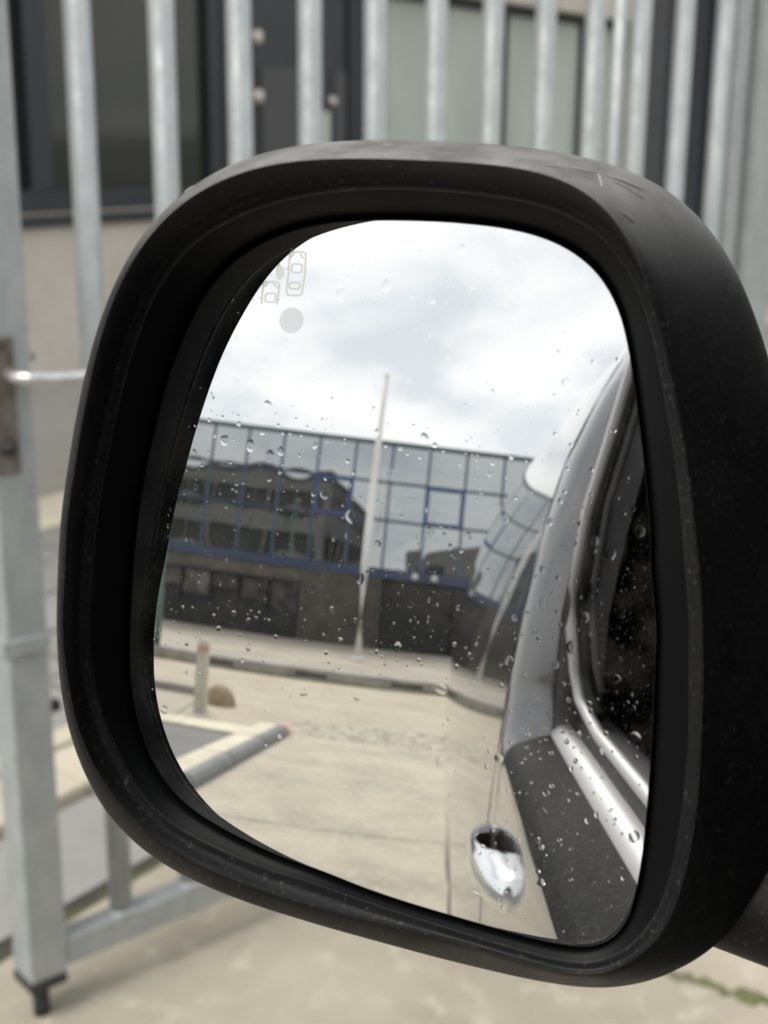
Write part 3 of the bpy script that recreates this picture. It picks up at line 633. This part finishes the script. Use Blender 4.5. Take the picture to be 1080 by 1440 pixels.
def nose(y):
    t = sst((y - .8) / 1.25); zt = 1.21 - .28 * t ** 1.4 - (.18 * sst((y - 1.85) / .2))
    ins = .05 * sst((y - 1.0) / 1.05) + .1 * sst((y - 1.9) / .15)
    p = [(x + ins, min(z, zt - .08)) for x, z in low + [(-.113, 1.08)]]
    return smooth_prof(p + [(-.095 + ins, zt - .05), (-.06 + ins, zt), (.05 + ins, zt + .03), (.4, zt + .06), (.85, zt + .07)])
pn = [nose(y) for y in yn]
for sd_ in (1, -1):
    o = loft(MB(), pn, yn, sd_, arch).build('front_wing', M['paint'], van, smooth=True); recalc(o)
ring = [(x, yn[-1], z) for x, z in pn[-1]] + [(2*XC - x, yn[-1], z) for x, z in reversed(pn[-1])]
MB().add(ring, [tuple(range(len(ring)))]).build('grille', M['plain_plastic'], van)
MB().box(.02, 1.68, 2.051, 2.14, .28, .60).build('front_bumper', M['plain_plastic'], van, bevel=.03)
for sd_ in (1, -1):
    a, c = sorted((.08 if sd_ == 1 else 2*XC - .08, .38 if sd_ == 1 else 2*XC - .38))
    MB().box(a, c, 2.03, 2.07, .66, .78).build('headlamp', M['lens'], van, bevel=.012)
for (wy, wz) in WH:
    for sd_ in (1, -1):
        X = lambda x: x if sd_ == 1 else 2*XC - x
        def disc(x, r): return [(X(x), wy + r*math.cos(t*math.pi/16), wz + r*math.sin(t*math.pi/16)) for t in range(32)]
        o = MB().rings([disc(.12, .20), disc(.12, .31), disc(.10, .33), disc(-.075, .33), disc(-.09, .31), disc(-.09, .21)], True).build('wheel', M['tyre'], van, smooth=True)
        MB().rings([disc(-.085, .21), disc(-.09, .20), disc(-.06, .18), disc(-.05, .08), disc(-.07, .05), disc(-.07, .01)], True, False, True).build('rim', M['rim'], o, smooth=True)
        def bodyx(z):
            for (xa, za), (xb, zb_) in zip(low, low[1:]):
                if za <= z <= zb_: return xa + (xb - xa) * (z - za) / (zb_ - za)
            return low[0][0]
        def arc(x, r): return [(X(bodyx(wz + r*math.sin(R(t*180/24))) + x), wy + r*math.cos(R(t*180/24)), wz + r*math.sin(R(t*180/24))) for t in range(25)]
        MB().rings([arc(.12, .36), arc(.004, .36), arc(-.001, .375), arc(-.002, .45), arc(.006, .47)], False).build('wheel_arch', M['paint'], van, smooth=True)
# door handles
hz = 1.148
hrs = []
for i in range(33):
    u = math.cos(math.pi * i / 32); y = -.775 + .145 * u; q = math.sqrt(max(0, 1 - u * u))
    xo = -.091 - .040 * q ** (1.25 if u > 0 else .8)
    w_ = math.sin(math.pi * min(1, max(0, (u + .95) / 1.32))) ** .55
    xi = -.066 - (.052 * w_ * q if u < .37 else 0); xi = max(xi, xo + .006)
    cx_, rx_, h_ = (xo + xi) / 2, (xi - xo) / 2, .006 + .030 * q ** .7 * (1 - .25 * w_)
    hrs.append([(cx_ + rx_ * math.cos(2*math.pi*k/20), y, hz + h_ * math.sin(2*math.pi*k/20)) for k in range(20)])
o = MB().rings(hrs, True, True, True).build('door_handle', M['chrome'], van, smooth=True, label='chrome pull handle of the front door'); recalc(o)
MB().rings([[(-.0960, -.80 + .085*math.cos(t*math.pi/12), hz + .036*math.sin(t*math.pi/12)) for t in range(24)], [(-.0945, -.80 + .08*math.cos(t*math.pi/12), hz + .03*math.sin(t*math.pi/12)) for t in range(24)]], True, False, True).build('handle_gap_shade', M['interior'], van, smooth=True)  # dark disc on the skin standing in for the shadowed gap behind the handle
hs = [(-.062, -1.275, 1.345), (-.072, -1.276, 1.345), (-.0765, -1.285, 1.345), (-.075, -1.295, 1.345), (-.062, -1.30, 1.345)]
MB().tube(hs, [.002, .003, .003, .003, .002], 12, [.010, .016, .018, .016, .010]).build('door_handle', M['chrome'], van, smooth=True, label='small chrome handle of the sliding door')

# ------------------------------------------------------------------ wing mirror (parts of the van)
MC = Vector((-.20, 0, 1.48)); MN = Vector((0.2351224, -0.9547398, 0.1821795)); MA = Vector((0.9709890, 0.2391241, 0)); MBv = Vector((-0.0435635, 0.1768943, 0.9832653))
RAD = 1.3
inv = Matrix.Rotation(-AL, 3, 'Z')
def mp(a, b_, d): return inv @ (MC + MA * a + MBv * b_ + MN * d)          # mirror frame (metres) -> van frame
def sph(a, b_, off=0): return math.sqrt(RAD * RAD - a * a - b_ * b_) - RAD + off
RG = {"E":[[-102.4,3.3,-4.0],[-102.7,-3.0,-4.1],[-102.8,-9.4,-4.1],[-102.9,-16.0,-4.2],[-103.1,-22.7,-4.3],[-103.2,-29.7,-4.4],[-102.9,-36.8,-4.6],[-102.1,-44.1,-4.8],[-100.7,-51.4,-4.9],[-98.7,-58.7,-5.1],[-95.9,-65.7,-5.2],[-92.2,-72.3,-5.3],[-87.6,-78.4,-5.3],[-82.1,-83.6,-5.3],[-75.7,-87.6,-5.2],[-68.8,-90.8,-5.0],[-61.8,-93.5,-4.8],[-54.8,-95.9,-4.7],[-47.9,-98.0,-4.6],[-40.9,-99.7,-4.5],[-33.9,-101.1,-4.4],[-26.9,-102.6,-4.3],[-20.1,-104.3,-4.3],[-13.1,-106.1,-4.4],[-5.9,-107.6,-4.5],[1.5,-109.0,-4.6],[9.1,-110.3,-4.7],[17.0,-111.5,-4.9],[25.2,-112.8,-5.2],[34.0,-114.1,-5.5],[43.3,-115.5,-5.9],[53.3,-116.8,-6.4],[63.5,-116.8,-6.8],[72.1,-113.4,-7.0],[77.7,-105.5,-6.6],[80.3,-94.9,-6.0],[81.3,-83.8,-5.3],[81.7,-73.4,-4.7],[81.8,-63.9,-4.2],[81.9,-55.3,-3.8],[81.8,-47.3,-3.5],[81.7,-39.9,-3.2],[81.5,-32.9,-3.0],[81.2,-26.2,-2.8],[81.0,-19.9,-2.7],[80.9,-13.9,-2.6],[80.7,-8.1,-2.5],[80.1,-2.3,-2.5],[79.2,3.3,-2.4],[78.2,8.8,-2.4],[77.3,14.3,-2.4],[76.9,19.8,-2.4],[76.4,25.4,-2.5],[75.6,31.0,-2.6],[74.6,36.7,-2.7],[73.7,42.6,-2.8],[72.6,48.7,-2.9],[71.4,55.0,-3.1],[70.1,61.6,-3.4],[68.7,68.7,-3.7],[67.1,76.3,-4.0],[65.2,84.4,-4.4],[62.7,92.7,-4.8],[59.0,100.4,-5.2],[54.0,107.1,-5.5],[47.8,112.3,-5.7],[40.8,116.1,-5.8],[33.3,118.7,-5.9],[25.5,120.3,-5.8],[17.6,121.3,-5.8],[9.7,121.9,-5.8],[1.9,122.3,-5.8],[-5.9,122.4,-5.8],[-13.7,122.4,-5.8],[-21.5,122.2,-5.9],[-29.4,121.8,-6.1],[-37.4,120.9,-6.2],[-45.3,119.4,-6.3],[-53.0,117.0,-6.4],[-60.3,113.7,-6.4],[-67.2,109.5,-6.4],[-73.3,104.3,-6.3],[-78.6,98.0,-6.1],[-82.8,91.0,-5.8],[-86.2,83.6,-5.6],[-89.0,76.2,-5.3],[-91.4,68.9,-5.1],[-93.4,61.8,-4.8],[-95.0,54.8,-4.6],[-96.4,48.0,-4.5],[-97.7,41.4,-4.3],[-98.9,34.9,-4.2],[-100.0,28.6,-4.2],[-100.8,22.2,-4.1],[-101.4,15.9,-4.1],[-101.8,9.6,-4.0]],"D":[[-107.2,3.3,19.1],[-107.8,-3.3,18.5],[-108.6,-10.2,17.7],[-109.2,-17.2,16.8],[-109.4,-24.4,15.9],[-109.0,-31.7,14.9],[-107.9,-38.9,14.0],[-106.2,-46.1,13.0],[-103.9,-53.2,12.1],[-100.9,-60.1,11.1],[-97.6,-67.1,10.1],[-93.8,-73.8,9.0],[-89.2,-79.9,8.0],[-83.6,-85.2,7.1],[-77.0,-89.4,6.2],[-70.0,-92.6,5.3],[-62.9,-95.4,4.4],[-55.8,-97.9,3.6],[-48.7,-100.0,2.8],[-41.6,-101.8,1.9],[-34.4,-103.2,1.0],[-27.4,-104.7,0.2],[-20.3,-106.5,-0.6],[-13.2,-108.3,-1.2],[-5.9,-109.8,-1.5],[1.6,-111.2,-1.6],[9.4,-112.5,-1.7],[17.4,-113.7,-1.5],[25.8,-114.9,-1.3],[34.7,-116.2,-1.0],[44.2,-117.5,-0.7],[54.3,-118.7,-0.5],[64.6,-118.7,-0.2],[73.3,-115.2,0.1],[80.3,-108.9,0.5],[85.7,-101.1,1.0],[89.2,-91.7,1.6],[91.2,-81.8,2.3],[92.3,-72.0,3.0],[92.9,-62.6,3.7],[93.2,-53.9,4.4],[93.3,-45.6,5.0],[93.3,-37.7,5.7],[92.9,-30.2,6.3],[92.2,-22.9,7.0],[91.7,-16.1,7.5],[91.3,-9.5,8.0],[90.9,-3.0,8.5],[90.2,3.3,8.9],[89.3,9.6,9.3],[88.3,15.7,9.6],[87.4,21.9,9.9],[86.5,28.1,10.1],[85.5,34.4,10.2],[84.4,40.7,10.4],[83.1,47.2,10.5],[81.7,53.9,10.7],[80.0,60.7,10.8],[78.3,67.9,11.0],[76.4,75.5,11.1],[74.2,83.4,11.3],[71.5,91.5,11.4],[68.0,99.6,11.6],[63.5,107.2,11.8],[57.9,113.8,12.0],[51.2,119.1,12.1],[43.6,122.9,12.3],[35.5,125.3,12.5],[27.2,126.8,12.7],[18.9,127.8,12.9],[10.6,128.5,13.2],[2.4,129.0,13.5],[-5.9,129.2,14.0],[-14.1,129.1,14.7],[-22.4,128.5,15.5],[-30.6,127.5,16.5],[-38.7,125.9,17.4],[-46.8,123.8,18.4],[-54.6,121.0,19.3],[-62.2,117.5,20.2],[-69.4,113.3,21.1],[-75.9,108.1,21.9],[-81.4,101.7,22.5],[-85.8,94.5,22.8],[-89.4,86.9,22.9],[-92.4,79.2,22.7],[-94.8,71.5,22.4],[-96.8,64.1,22.1],[-98.6,56.9,21.8],[-100.2,49.8,21.5],[-101.5,42.9,21.2],[-102.7,36.2,20.9],[-104.0,29.6,20.6],[-105.2,23.1,20.3],[-106.1,16.5,19.9],[-106.7,9.9,19.6]],"C":[[-109.4,3.3,32.7],[-110.0,-3.5,31.7],[-110.8,-10.5,30.6],[-111.4,-17.6,29.3],[-111.5,-25.0,27.9],[-111.1,-32.4,26.5],[-110.3,-39.9,25.1],[-109.3,-47.7,23.6],[-107.5,-55.3,22.1],[-104.8,-62.8,20.6],[-101.3,-69.9,19.0],[-97.0,-76.6,17.4],[-91.9,-82.6,15.9],[-86.1,-88.1,14.4],[-79.7,-92.9,13.0],[-72.9,-96.9,11.7],[-65.6,-100.1,10.5],[-58.2,-102.8,9.3],[-50.8,-105.2,8.1],[-43.4,-107.3,6.9],[-36.0,-109.2,5.6],[-28.6,-110.8,4.4],[-21.1,-112.2,3.2],[-13.5,-113.3,2.3],[-5.9,-114.3,1.8],[1.9,-115.0,1.7],[9.8,-115.7,1.8],[17.9,-116.3,2.1],[26.4,-117.0,2.5],[35.4,-118.3,3.0],[45.0,-119.6,3.4],[55.3,-120.7,3.9],[65.7,-120.6,4.4],[74.6,-117.0,4.9],[81.9,-111.1,5.5],[87.9,-103.6,6.3],[91.7,-94.3,7.2],[94.0,-84.3,8.3],[95.3,-74.3,9.4],[96.1,-64.8,10.5],[96.5,-55.8,11.5],[96.5,-47.1,12.6],[96.2,-39.0,13.6],[95.9,-31.2,14.6],[95.6,-23.9,15.6],[95.2,-16.8,16.6],[94.7,-9.9,17.6],[94.1,-3.2,18.4],[93.4,3.3,19.0],[92.7,9.8,19.5],[91.8,16.2,19.8],[90.7,22.6,20.1],[89.6,28.9,20.3],[88.4,35.3,20.6],[87.2,41.9,20.8],[85.8,48.6,21.0],[84.3,55.4,21.2],[82.6,62.5,21.5],[80.7,69.7,21.7],[78.5,77.3,21.9],[76.1,85.3,22.2],[73.3,93.6,22.4],[70.0,102.2,22.7],[65.9,110.7,23.1],[60.6,118.6,23.4],[54.1,125.0,23.8],[46.4,129.6,24.2],[37.9,132.4,24.5],[29.1,134.0,24.9],[20.3,134.8,25.3],[11.5,135.2,25.7],[2.8,135.4,26.3],[-5.9,135.5,27.1],[-14.5,135.4,28.2],[-23.2,135.1,29.7],[-32.0,134.4,31.2],[-40.7,133.2,32.8],[-49.3,131.1,34.3],[-57.5,128.0,35.8],[-65.3,123.8,37.3],[-72.3,118.4,38.8],[-78.4,111.9,40.1],[-83.6,104.6,41.1],[-87.9,96.9,41.5],[-91.6,89.0,41.3],[-94.6,81.1,40.7],[-97.0,73.3,40.1],[-99.0,65.6,39.4],[-100.7,58.1,38.7],[-102.3,50.9,38.0],[-103.7,43.9,37.4],[-104.8,36.9,36.7],[-106.1,30.2,36.0],[-107.4,23.5,35.3],[-108.3,16.8,34.5],[-108.9,10.1,33.6]],"B":[[-118.2,3.3,19.8],[-118.4,-4.0,19.4],[-118.6,-11.5,18.9],[-118.8,-19.1,18.1],[-119.1,-27.0,17.0],[-119.1,-35.1,15.9],[-118.7,-43.4,14.7],[-117.6,-51.8,13.6],[-115.8,-60.1,12.4],[-113.3,-68.4,11.2],[-110.0,-76.6,9.9],[-105.9,-84.4,8.6],[-100.6,-91.4,7.4],[-94.3,-97.5,6.1],[-87.2,-102.6,4.8],[-79.5,-106.8,3.5],[-71.4,-110.2,2.3],[-63.3,-113.1,1.0],[-55.1,-115.5,-0.3],[-47.0,-117.7,-1.7],[-38.8,-119.5,-3.0],[-30.7,-121.4,-4.4],[-22.6,-123.3,-5.9],[-14.3,-125.1,-7.5],[-5.9,-127.0,-9.3],[2.8,-129.0,-11.4],[11.8,-131.2,-13.8],[21.3,-133.3,-16.3],[31.3,-135.3,-18.8],[41.8,-137.1,-21.3],[52.9,-138.5,-23.8],[64.3,-139.0,-26.2],[75.7,-138.0,-28.6],[86.6,-135.1,-30.9],[96.7,-130.3,-33.1],[105.7,-123.9,-35.3],[113.3,-115.9,-37.4],[119.3,-106.4,-39.4],[123.5,-95.9,-41.4],[126.2,-84.9,-43.3],[127.8,-73.9,-45.2],[128.8,-63.1,-47.1],[129.3,-52.6,-48.9],[129.4,-42.6,-50.7],[129.1,-32.8,-52.4],[128.7,-23.4,-53.9],[128.3,-14.3,-55.1],[127.6,-5.4,-56.2],[126.6,3.3,-56.9],[125.5,11.9,-57.0],[124.3,20.5,-56.4],[123.0,29.0,-55.2],[121.6,37.5,-53.8],[120.0,46.1,-52.4],[118.2,54.7,-51.0],[116.1,63.5,-49.5],[113.6,72.3,-48.0],[110.7,81.2,-46.5],[107.4,90.2,-44.9],[103.6,99.3,-43.4],[99.2,108.4,-41.7],[94.0,117.3,-40.0],[87.9,125.5,-38.2],[80.5,132.7,-36.2],[72.1,138.5,-34.2],[62.9,142.7,-32.1],[53.0,145.6,-30.0],[43.0,147.5,-27.8],[33.1,148.7,-25.6],[23.2,149.4,-23.3],[13.4,149.8,-21.0],[3.7,150.0,-18.4],[-5.9,149.8,-15.7],[-15.5,149.4,-12.7],[-25.0,148.6,-9.6],[-34.5,147.4,-6.4],[-44.1,145.8,-3.1],[-53.4,143.3,0.1],[-62.4,139.8,3.3],[-70.9,135.2,6.5],[-78.6,129.3,9.5],[-85.5,122.5,12.4],[-91.5,114.9,14.8],[-96.4,106.6,16.5],[-100.5,98.0,17.6],[-104.0,89.4,18.2],[-106.9,80.8,18.6],[-109.2,72.4,18.9],[-111.1,64.1,19.2],[-112.5,55.9,19.5],[-113.7,48.0,19.8],[-114.7,40.3,20.1],[-115.6,32.7,20.3],[-116.3,25.3,20.5],[-117.1,18.0,20.4],[-117.8,10.7,20.2]]}
CX, CY = -.00588, .00334
ring_ = {k: [(x / 1000, y / 1000, z / 1000) for x, y, z in v] for k, v in RG.items()}
def scl(r, s, d=None, dd=0):
    return [(CX + (x - CX) * s, CY + (y - CY) * s, (z if d is None else d) + dd) for x, y, z in r]
def mixr(r0, r1, t, bulge_=0):
    out = []
    for p, q in zip(r0, r1):
        v = [a + (c - a) * t for a, c in zip(p, q)]
        rr = math.hypot(v[0] - CX, v[1] - CY); k = 1 + bulge_ / rr
        out.append((CX + (v[0] - CX) * k, CY + (v[1] - CY) * k, v[2]))
    return out
E_, D_, C_, B_ = ring_['E'], ring_['D'], ring_['C'], ring_['B']
back = -.115
def toback(r, s, t): return [(CX + .01 * t + (x - CX) * s, CY + (y - CY) * s, z + (back - z) * t) for x, y, z in r]
cr = [scl(E_, .93, dd=-.012), scl(E_, .985, dd=-.010), scl(E_, 1.004, dd=-.004), scl(E_, 1.010, dd=.0005), mixr(E_, D_, .45, .0005), mixr(E_, D_, .90, .0006), mixr(E_, D_, 1.02, .0012)]
hr = [mixr(E_, D_, .80, .0016), mixr(E_, D_, .93, .0002), mixr(D_, D_, 0, .0004), mixr(D_, C_, .03, .0018), mixr(D_, C_, .06, .0026), mixr(D_, C_, .12, .0030), mixr(D_, C_, .35, .0030), mixr(D_, C_, .75, .0020), mixr(D_, C_, .93, .0012), mixr(D_, C_, .985, .0008),
      C_, mixr(C_, B_, .04, .0010), mixr(C_, B_, .10, .0016), mixr(C_, B_, .35, .0020), mixr(C_, B_, .7, .0015), B_,
      toback(B_, .985, .2), toback(B_, .94, .42), toback(B_, .85, .63), toback(B_, .70, .82), toback(B_, .48, .94), toback(B_, .2, .99)]
hm = MB().rings([[mp(*p) for p in r] for r in hr], True, False, True)
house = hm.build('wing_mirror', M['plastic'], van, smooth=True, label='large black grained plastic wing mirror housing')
recalc(house)
ss = house.modifiers.new('sub', 'SUBSURF'); ss.levels = 2; ss.render_levels = 2
collar = MB().rings([[mp(*p) for p in r] for r in cr], True).build('inner_collar', M['collar'], house, smooth=True); recalc(collar)
sb_ = collar.modifiers.new('sub', 'SUBSURF'); sb_.levels = 2; sb_.render_levels = 2
# mirror glass: convex, with exact normals
G_ = scl(E_, .993)
nr = 48; na = 3
Gf = []
for i in range(len(G_)):
    p0, p1, p2, p3 = [G_[(i + j) % len(G_)] for j in (-1, 0, 1, 2)]
    for k in range(na):
        t = k / na
        Gf.append(tuple(.5*(2*b0 + (c0 - a0)*t + (2*a0 - 5*b0 + 4*c0 - d0)*t*t + (-a0 + 3*b0 - 3*c0 + d0)*t**3) for a0, b0, c0, d0 in list(zip(p0, p1, p2, p3))[:2]))
verts = [(CX, CY)]; n_ = len(Gf)
for r_ in range(1, nr + 1):
    for x, y in Gf: verts.append((CX + (x - CX) * r_ / nr, CY + (y - CY) * r_ / nr))
faces = [(0, 1 + i, 1 + (i + 1) % n_) for i in range(n_)]
for r_ in range(nr - 1):
    for i in range(n_):
        j = (i + 1) % n_; faces.append((1 + r_*n_ + i, 1 + (r_+1)*n_ + i, 1 + (r_+1)*n_ + j, 1 + r_*n_ + j))
me = bpy.data.meshes.new('mirror_glass'); me.from_pydata([mp(a, b_, sph(a, b_)) for a, b_ in verts], [], faces); me.update()
me.polygons.foreach_set('use_smooth', [True] * len(me.polygons)); me.materials.append(M['mirror'])
def mnorm(a, b_): return (inv @ (MA * a + MBv * b_ + MN * (RAD + sph(a, b_)))).normalized()
me.normals_split_custom_set_from_vertices([tuple(mnorm(a, b_)) for a, b_ in verts])
glass = link('mirror_glass', me, house, label='convex mirror glass reflecting the street and the van side')
MB().rings([[mp(x, y, sph(x, y, o_)) for x, y, _ in scl(E_, s)] for s, o_ in ((.9925, .0001), (.9955, .0003), (.9985, -.0006), (.999, -.004))], True).build('glass_edge', M['plain_plastic'], house, smooth=True)
ge_ = bpy.data.objects['glass_edge'].modifiers.new('sub', 'SUBSURF'); ge_.levels = 2; ge_.render_levels = 2
# blind-spot warning symbol etched in the upper outer corner
ic = MB()
for pl in [[[-49.97,109.12],[-49.89,109.64],[-49.65,110.01],[-49.25,110.24],[-48.69,110.31],[-45.53,110.32],[-44.97,110.25],[-44.58,110.03],[-44.33,109.65],[-44.25,109.13],[-44.19,104.1],[-44.19,103.51],[-44.2,102.92],[-44.23,102.32],[-44.26,101.73],[-44.62,96.93],[-44.74,96.41],[-45.01,96.04],[-45.42,95.81],[-45.98,95.73],[-49.0,95.7],[-49.56,95.77],[-49.95,95.99],[-50.17,96.36],[-50.23,96.88],[-50.04,102.08],[-50.02,102.68],[-50.0,103.27],[-49.99,103.87],[-49.99,104.46],[-49.97,109.12]],[[-48.88,105.49],[-48.8,105.84],[-48.61,106.08],[-48.33,106.23],[-47.96,106.28],[-46.12,106.27],[-45.75,106.22],[-45.5,106.07],[-45.35,105.83],[-45.31,105.48],[-45.38,104.14],[-45.45,103.8],[-45.62,103.55],[-45.89,103.41],[-46.27,103.37],[-48.25,103.41],[-48.61,103.47],[-48.86,103.62],[-49.0,103.87],[-49.02,104.22],[-48.88,105.49]],[[-49.34,99.26],[-49.28,99.6],[-49.12,99.85],[-48.85,100.0],[-48.47,100.04],[-46.41,100.02],[-46.04,99.97],[-45.79,99.82],[-45.64,99.57],[-45.61,99.22],[-45.64,98.62],[-45.71,98.28],[-45.88,98.04],[-46.16,97.9],[-46.53,97.85],[-48.51,97.9],[-48.88,97.96],[-49.15,98.12],[-49.3,98.37],[-49.35,98.72],[-49.34,99.26]],[[-48.51,109.82],[-49.67,108.33]],[[-46.39,109.74],[-45.0,108.19]],[[-50.39,104.72],[-51.07,104.44]],[[-44.46,104.76],[-43.73,104.38]],[[-58.89,92.33],[-58.89,95.94],[-58.89,96.54],[-58.89,97.14],[-58.88,97.74],[-58.86,98.33],[-58.85,98.75],[-58.75,99.27],[-58.5,99.65],[-58.09,99.88],[-57.53,99.95],[-54.21,99.98],[-53.65,99.91],[-53.26,99.69],[-53.04,99.32],[-52.98,98.8],[-53.05,97.45],[-53.08,96.86],[-53.11,96.26],[-53.15,95.67],[-53.19,95.07],[-53.38,92.26]],[[-57.64,95.37],[-57.56,95.69],[-57.4,95.93],[-57.14,96.06],[-56.78,96.11],[-54.75,96.1],[-54.4,96.05],[-54.16,95.91],[-54.03,95.68],[-54.0,95.36],[-54.09,93.9],[-54.16,93.58],[-54.32,93.35],[-54.58,93.21],[-54.93,93.16],[-57.0,93.17],[-57.34,93.21],[-57.58,93.35],[-57.72,93.59],[-57.74,93.91],[-57.64,95.37]],[[-57.41,99.59],[-58.31,98.22]],[[-55.11,99.39],[-53.44,98.11]],[[-59.03,94.33],[-59.76,94.44]],[[-53.14,94.0],[-52.42,93.94]],[[-51.54,102.25],[-51.89,102.68],[-52.1,103.2],[-52.14,103.75],[-52.01,104.27],[-51.73,104.73]],[[-52.19,101.51],[-52.74,102.19],[-53.06,103.01],[-53.13,103.88],[-52.93,104.71],[-52.49,105.43]],[[-52.84,100.76],[-53.59,101.7],[-54.04,102.82],[-54.13,104.01],[-53.85,105.15],[-53.25,106.13]]]:
    pts = [Vector((x / 1000, y / 1000)) for x, y in pl]; w = .00026
    l, r_ = [], []
    for i, p in enumerate(pts):
        t = (pts[min(i+1, len(pts)-1)] - pts[max(i-1, 0)])
        if (pts[0] - pts[-1]).length < 1e-5 and i in (0, len(pts)-1): t = pts[1] - pts[-2]
        t.normalize(); n2 = Vector((-t.y, t.x)) * w
        l.append(p + n2); r_.append(p - n2)
    b0 = len(ic.v)
    for p, q in zip(l, r_): ic.v += [tuple(mp(p.x, p.y, sph(p.x, p.y, .00008))), tuple(mp(q.x, q.y, sph(q.x, q.y, .00008)))]
    for i in range(len(pts) - 1): ic.f.append((b0 + 2*i, b0 + 2*i + 1, b0 + 2*i + 3, b0 + 2*i + 2))
ic.build('warning_symbol', M['etch'], house, label='faint etched blind spot symbol of two cars')
dt = MB(); rows_ = 22; rad_ = .0043
for i in range(rows_):
    y0, y1 = -rad_ + 2*rad_*i/rows_, -rad_ + 2*rad_*(i + .86)/rows_
    ym = (y0 + y1) / 2; hw = math.sqrt(max(0, rad_**2 - ym**2)); hw = round(hw / .0003) * .0003
    if hw <= 0: continue
    a0, b0 = -.0478, .0873; b1 = len(dt.v)
    for xx, yy in ((-hw, y0), (hw, y0), (hw, y1), (-hw, y1)): dt.v.append(tuple(mp(a0 + xx, b0 + yy, sph(a0 + xx, b0 + yy, .00008))))
    dt.f.append((b1, b1 + 1, b1 + 2, b1 + 3))
dt.build('sensor_dot', M['dot'], house, label='pale round etched dot below the symbol')
# arm to the door and the triangular base plate
ar = [(.085, -.098, -.075), (.105, -.105, -.066), (.135, -.110, -.062), (.175, -.115, -.06)]
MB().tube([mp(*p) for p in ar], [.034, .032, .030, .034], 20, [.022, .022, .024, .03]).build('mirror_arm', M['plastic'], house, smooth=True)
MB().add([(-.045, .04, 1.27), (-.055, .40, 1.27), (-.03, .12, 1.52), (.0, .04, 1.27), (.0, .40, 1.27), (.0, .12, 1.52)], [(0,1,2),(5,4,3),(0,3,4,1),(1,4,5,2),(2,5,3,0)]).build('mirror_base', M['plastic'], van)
# scuffs on the upper inboard corner and along the top of the housing
sc_ = MB(); rs_ = random.Random(21)
def on_shell(k, t):
    i = int(k); f = k - i; r = mixr(C_, B_, t, .0018); p, q = r[i % 96], r[(i + 1) % 96]
    return mp(*[x + (y - x) * f for x, y in zip(p, q)])
marks = [((67.2, .12), (65.6, .42)), ((65.6, .42), (64.2, .62)), ((65.7, .40), (65.2, .18)), ((65.2, .40), (64.0, .50)), ((66.8, .30), (65.9, .36)), ((64.2, .10), (63.6, .16)),
         ((80, .45), (79.6, .46)), ((73, .4), (72.7, .42))]
for (k0, t0), (k1, t1) in marks:
    n5 = 5; pts = [on_shell(k0 + (k1 - k0) * i / n5, t0 + (t1 - t0) * i / n5) for i in range(n5 + 1)]
    sc_.tube(pts, [.0001] + [rs_.uniform(.00016, .00030)] * (n5 - 1) + [.0001], 5)
sc_.build('scuff_marks', M['scuff'], house, kind='stuff', label='pale scratches and scuffs on top of the housing')

# ------------------------------------------------------------------ raindrops on the mirror glass
def inside(a, b_):
    t = math.atan2(b_ - CY, a - CX); k = (t + math.pi) / (2 * math.pi) * len(E_); i = int(k) % len(E_); f = k - int(k)
    p, q = E_[i], E_[(i + 1) % len(E_)]
    rr = math.hypot(p[0] - CX, p[1] - CY) * (1 - f) + math.hypot(q[0] - CX, q[1] - CY) * f
    return math.hypot(a - CX, b_ - CY) < rr * .965
rd = random.Random(77); dr_ = MB(); placed = []
def drop(a, b_, r, asp, hgt, tail):
    seg = 20 if r > .0008 else 10; lv = (1.0, .93, .8, .62, .4, .18) if r > .0008 else (1.0, .8, .5, .2)
    wob = [1 + rd.uniform(-.07, .07) for _ in range(4)]
    rs = []
    for q in lv:
        ring = []
        for k in range(seg):
            t = 2 * math.pi * k / seg
            w_ = 1 + 1.6 * (wob[0] - 1) * math.cos(2*t + wob[1]*40) + 1.4 * (wob[2] - 1) * math.cos(3*t + wob[3]*40)
            x = r * q * w_ * math.cos(t); y = r * q * asp * w_ * math.sin(t)
            if math.sin(t) < 0: y *= 1 + tail * .25
            else: x *= 1 - tail * .3 * math.sin(t)
            h = hgt * r * (1 - q * q) ** .75
            ring.append(mp(a + x, b_ + y, sph(a + x, b_ + y, h - .00003)))
        rs.append(ring)
    dr_.rings(rs, True, False, True)
tries = 0
while len(placed) < 1250 and tries < 14000:
    tries += 1
    a, b_ = rd.uniform(-.105, .085), rd.uniform(-.118, .115)
    if not inside(a, b_): continue
    dens = 1.0 if -.03 < b_ < .055 else .22
    if b_ < -.06 and a < .02: dens = .06
    if a > .03 and b_ < .05: dens = 1.0
    if b_ > .06: dens = .3
    if rd.random() > dens: continue
    u = rd.random()
    r = rd.uniform(.00025, .0006) if u < .68 else (rd.uniform(.0006, .0011) if u < .93 else rd.uniform(.0011, .0021))
    if any((a - p[0]) ** 2 + (b_ - p[1]) ** 2 < (r + p[2]) ** 2 * 1.2 for p in placed): continue
    placed.append((a, b_, r))
    drop(a, b_, r, rd.uniform(.9, 1.25), (rd.uniform(.06, .15) if r < .0009 else rd.uniform(.035, .08)), rd.uniform(0, 1) if r > .0009 else 0)
rain = dr_.build('raindrops', M['water'], smooth=True, kind='stuff', label='small clear raindrops scattered over the mirror glass', category='raindrops')
recalc(rain); rain.rotation_euler.z = AL
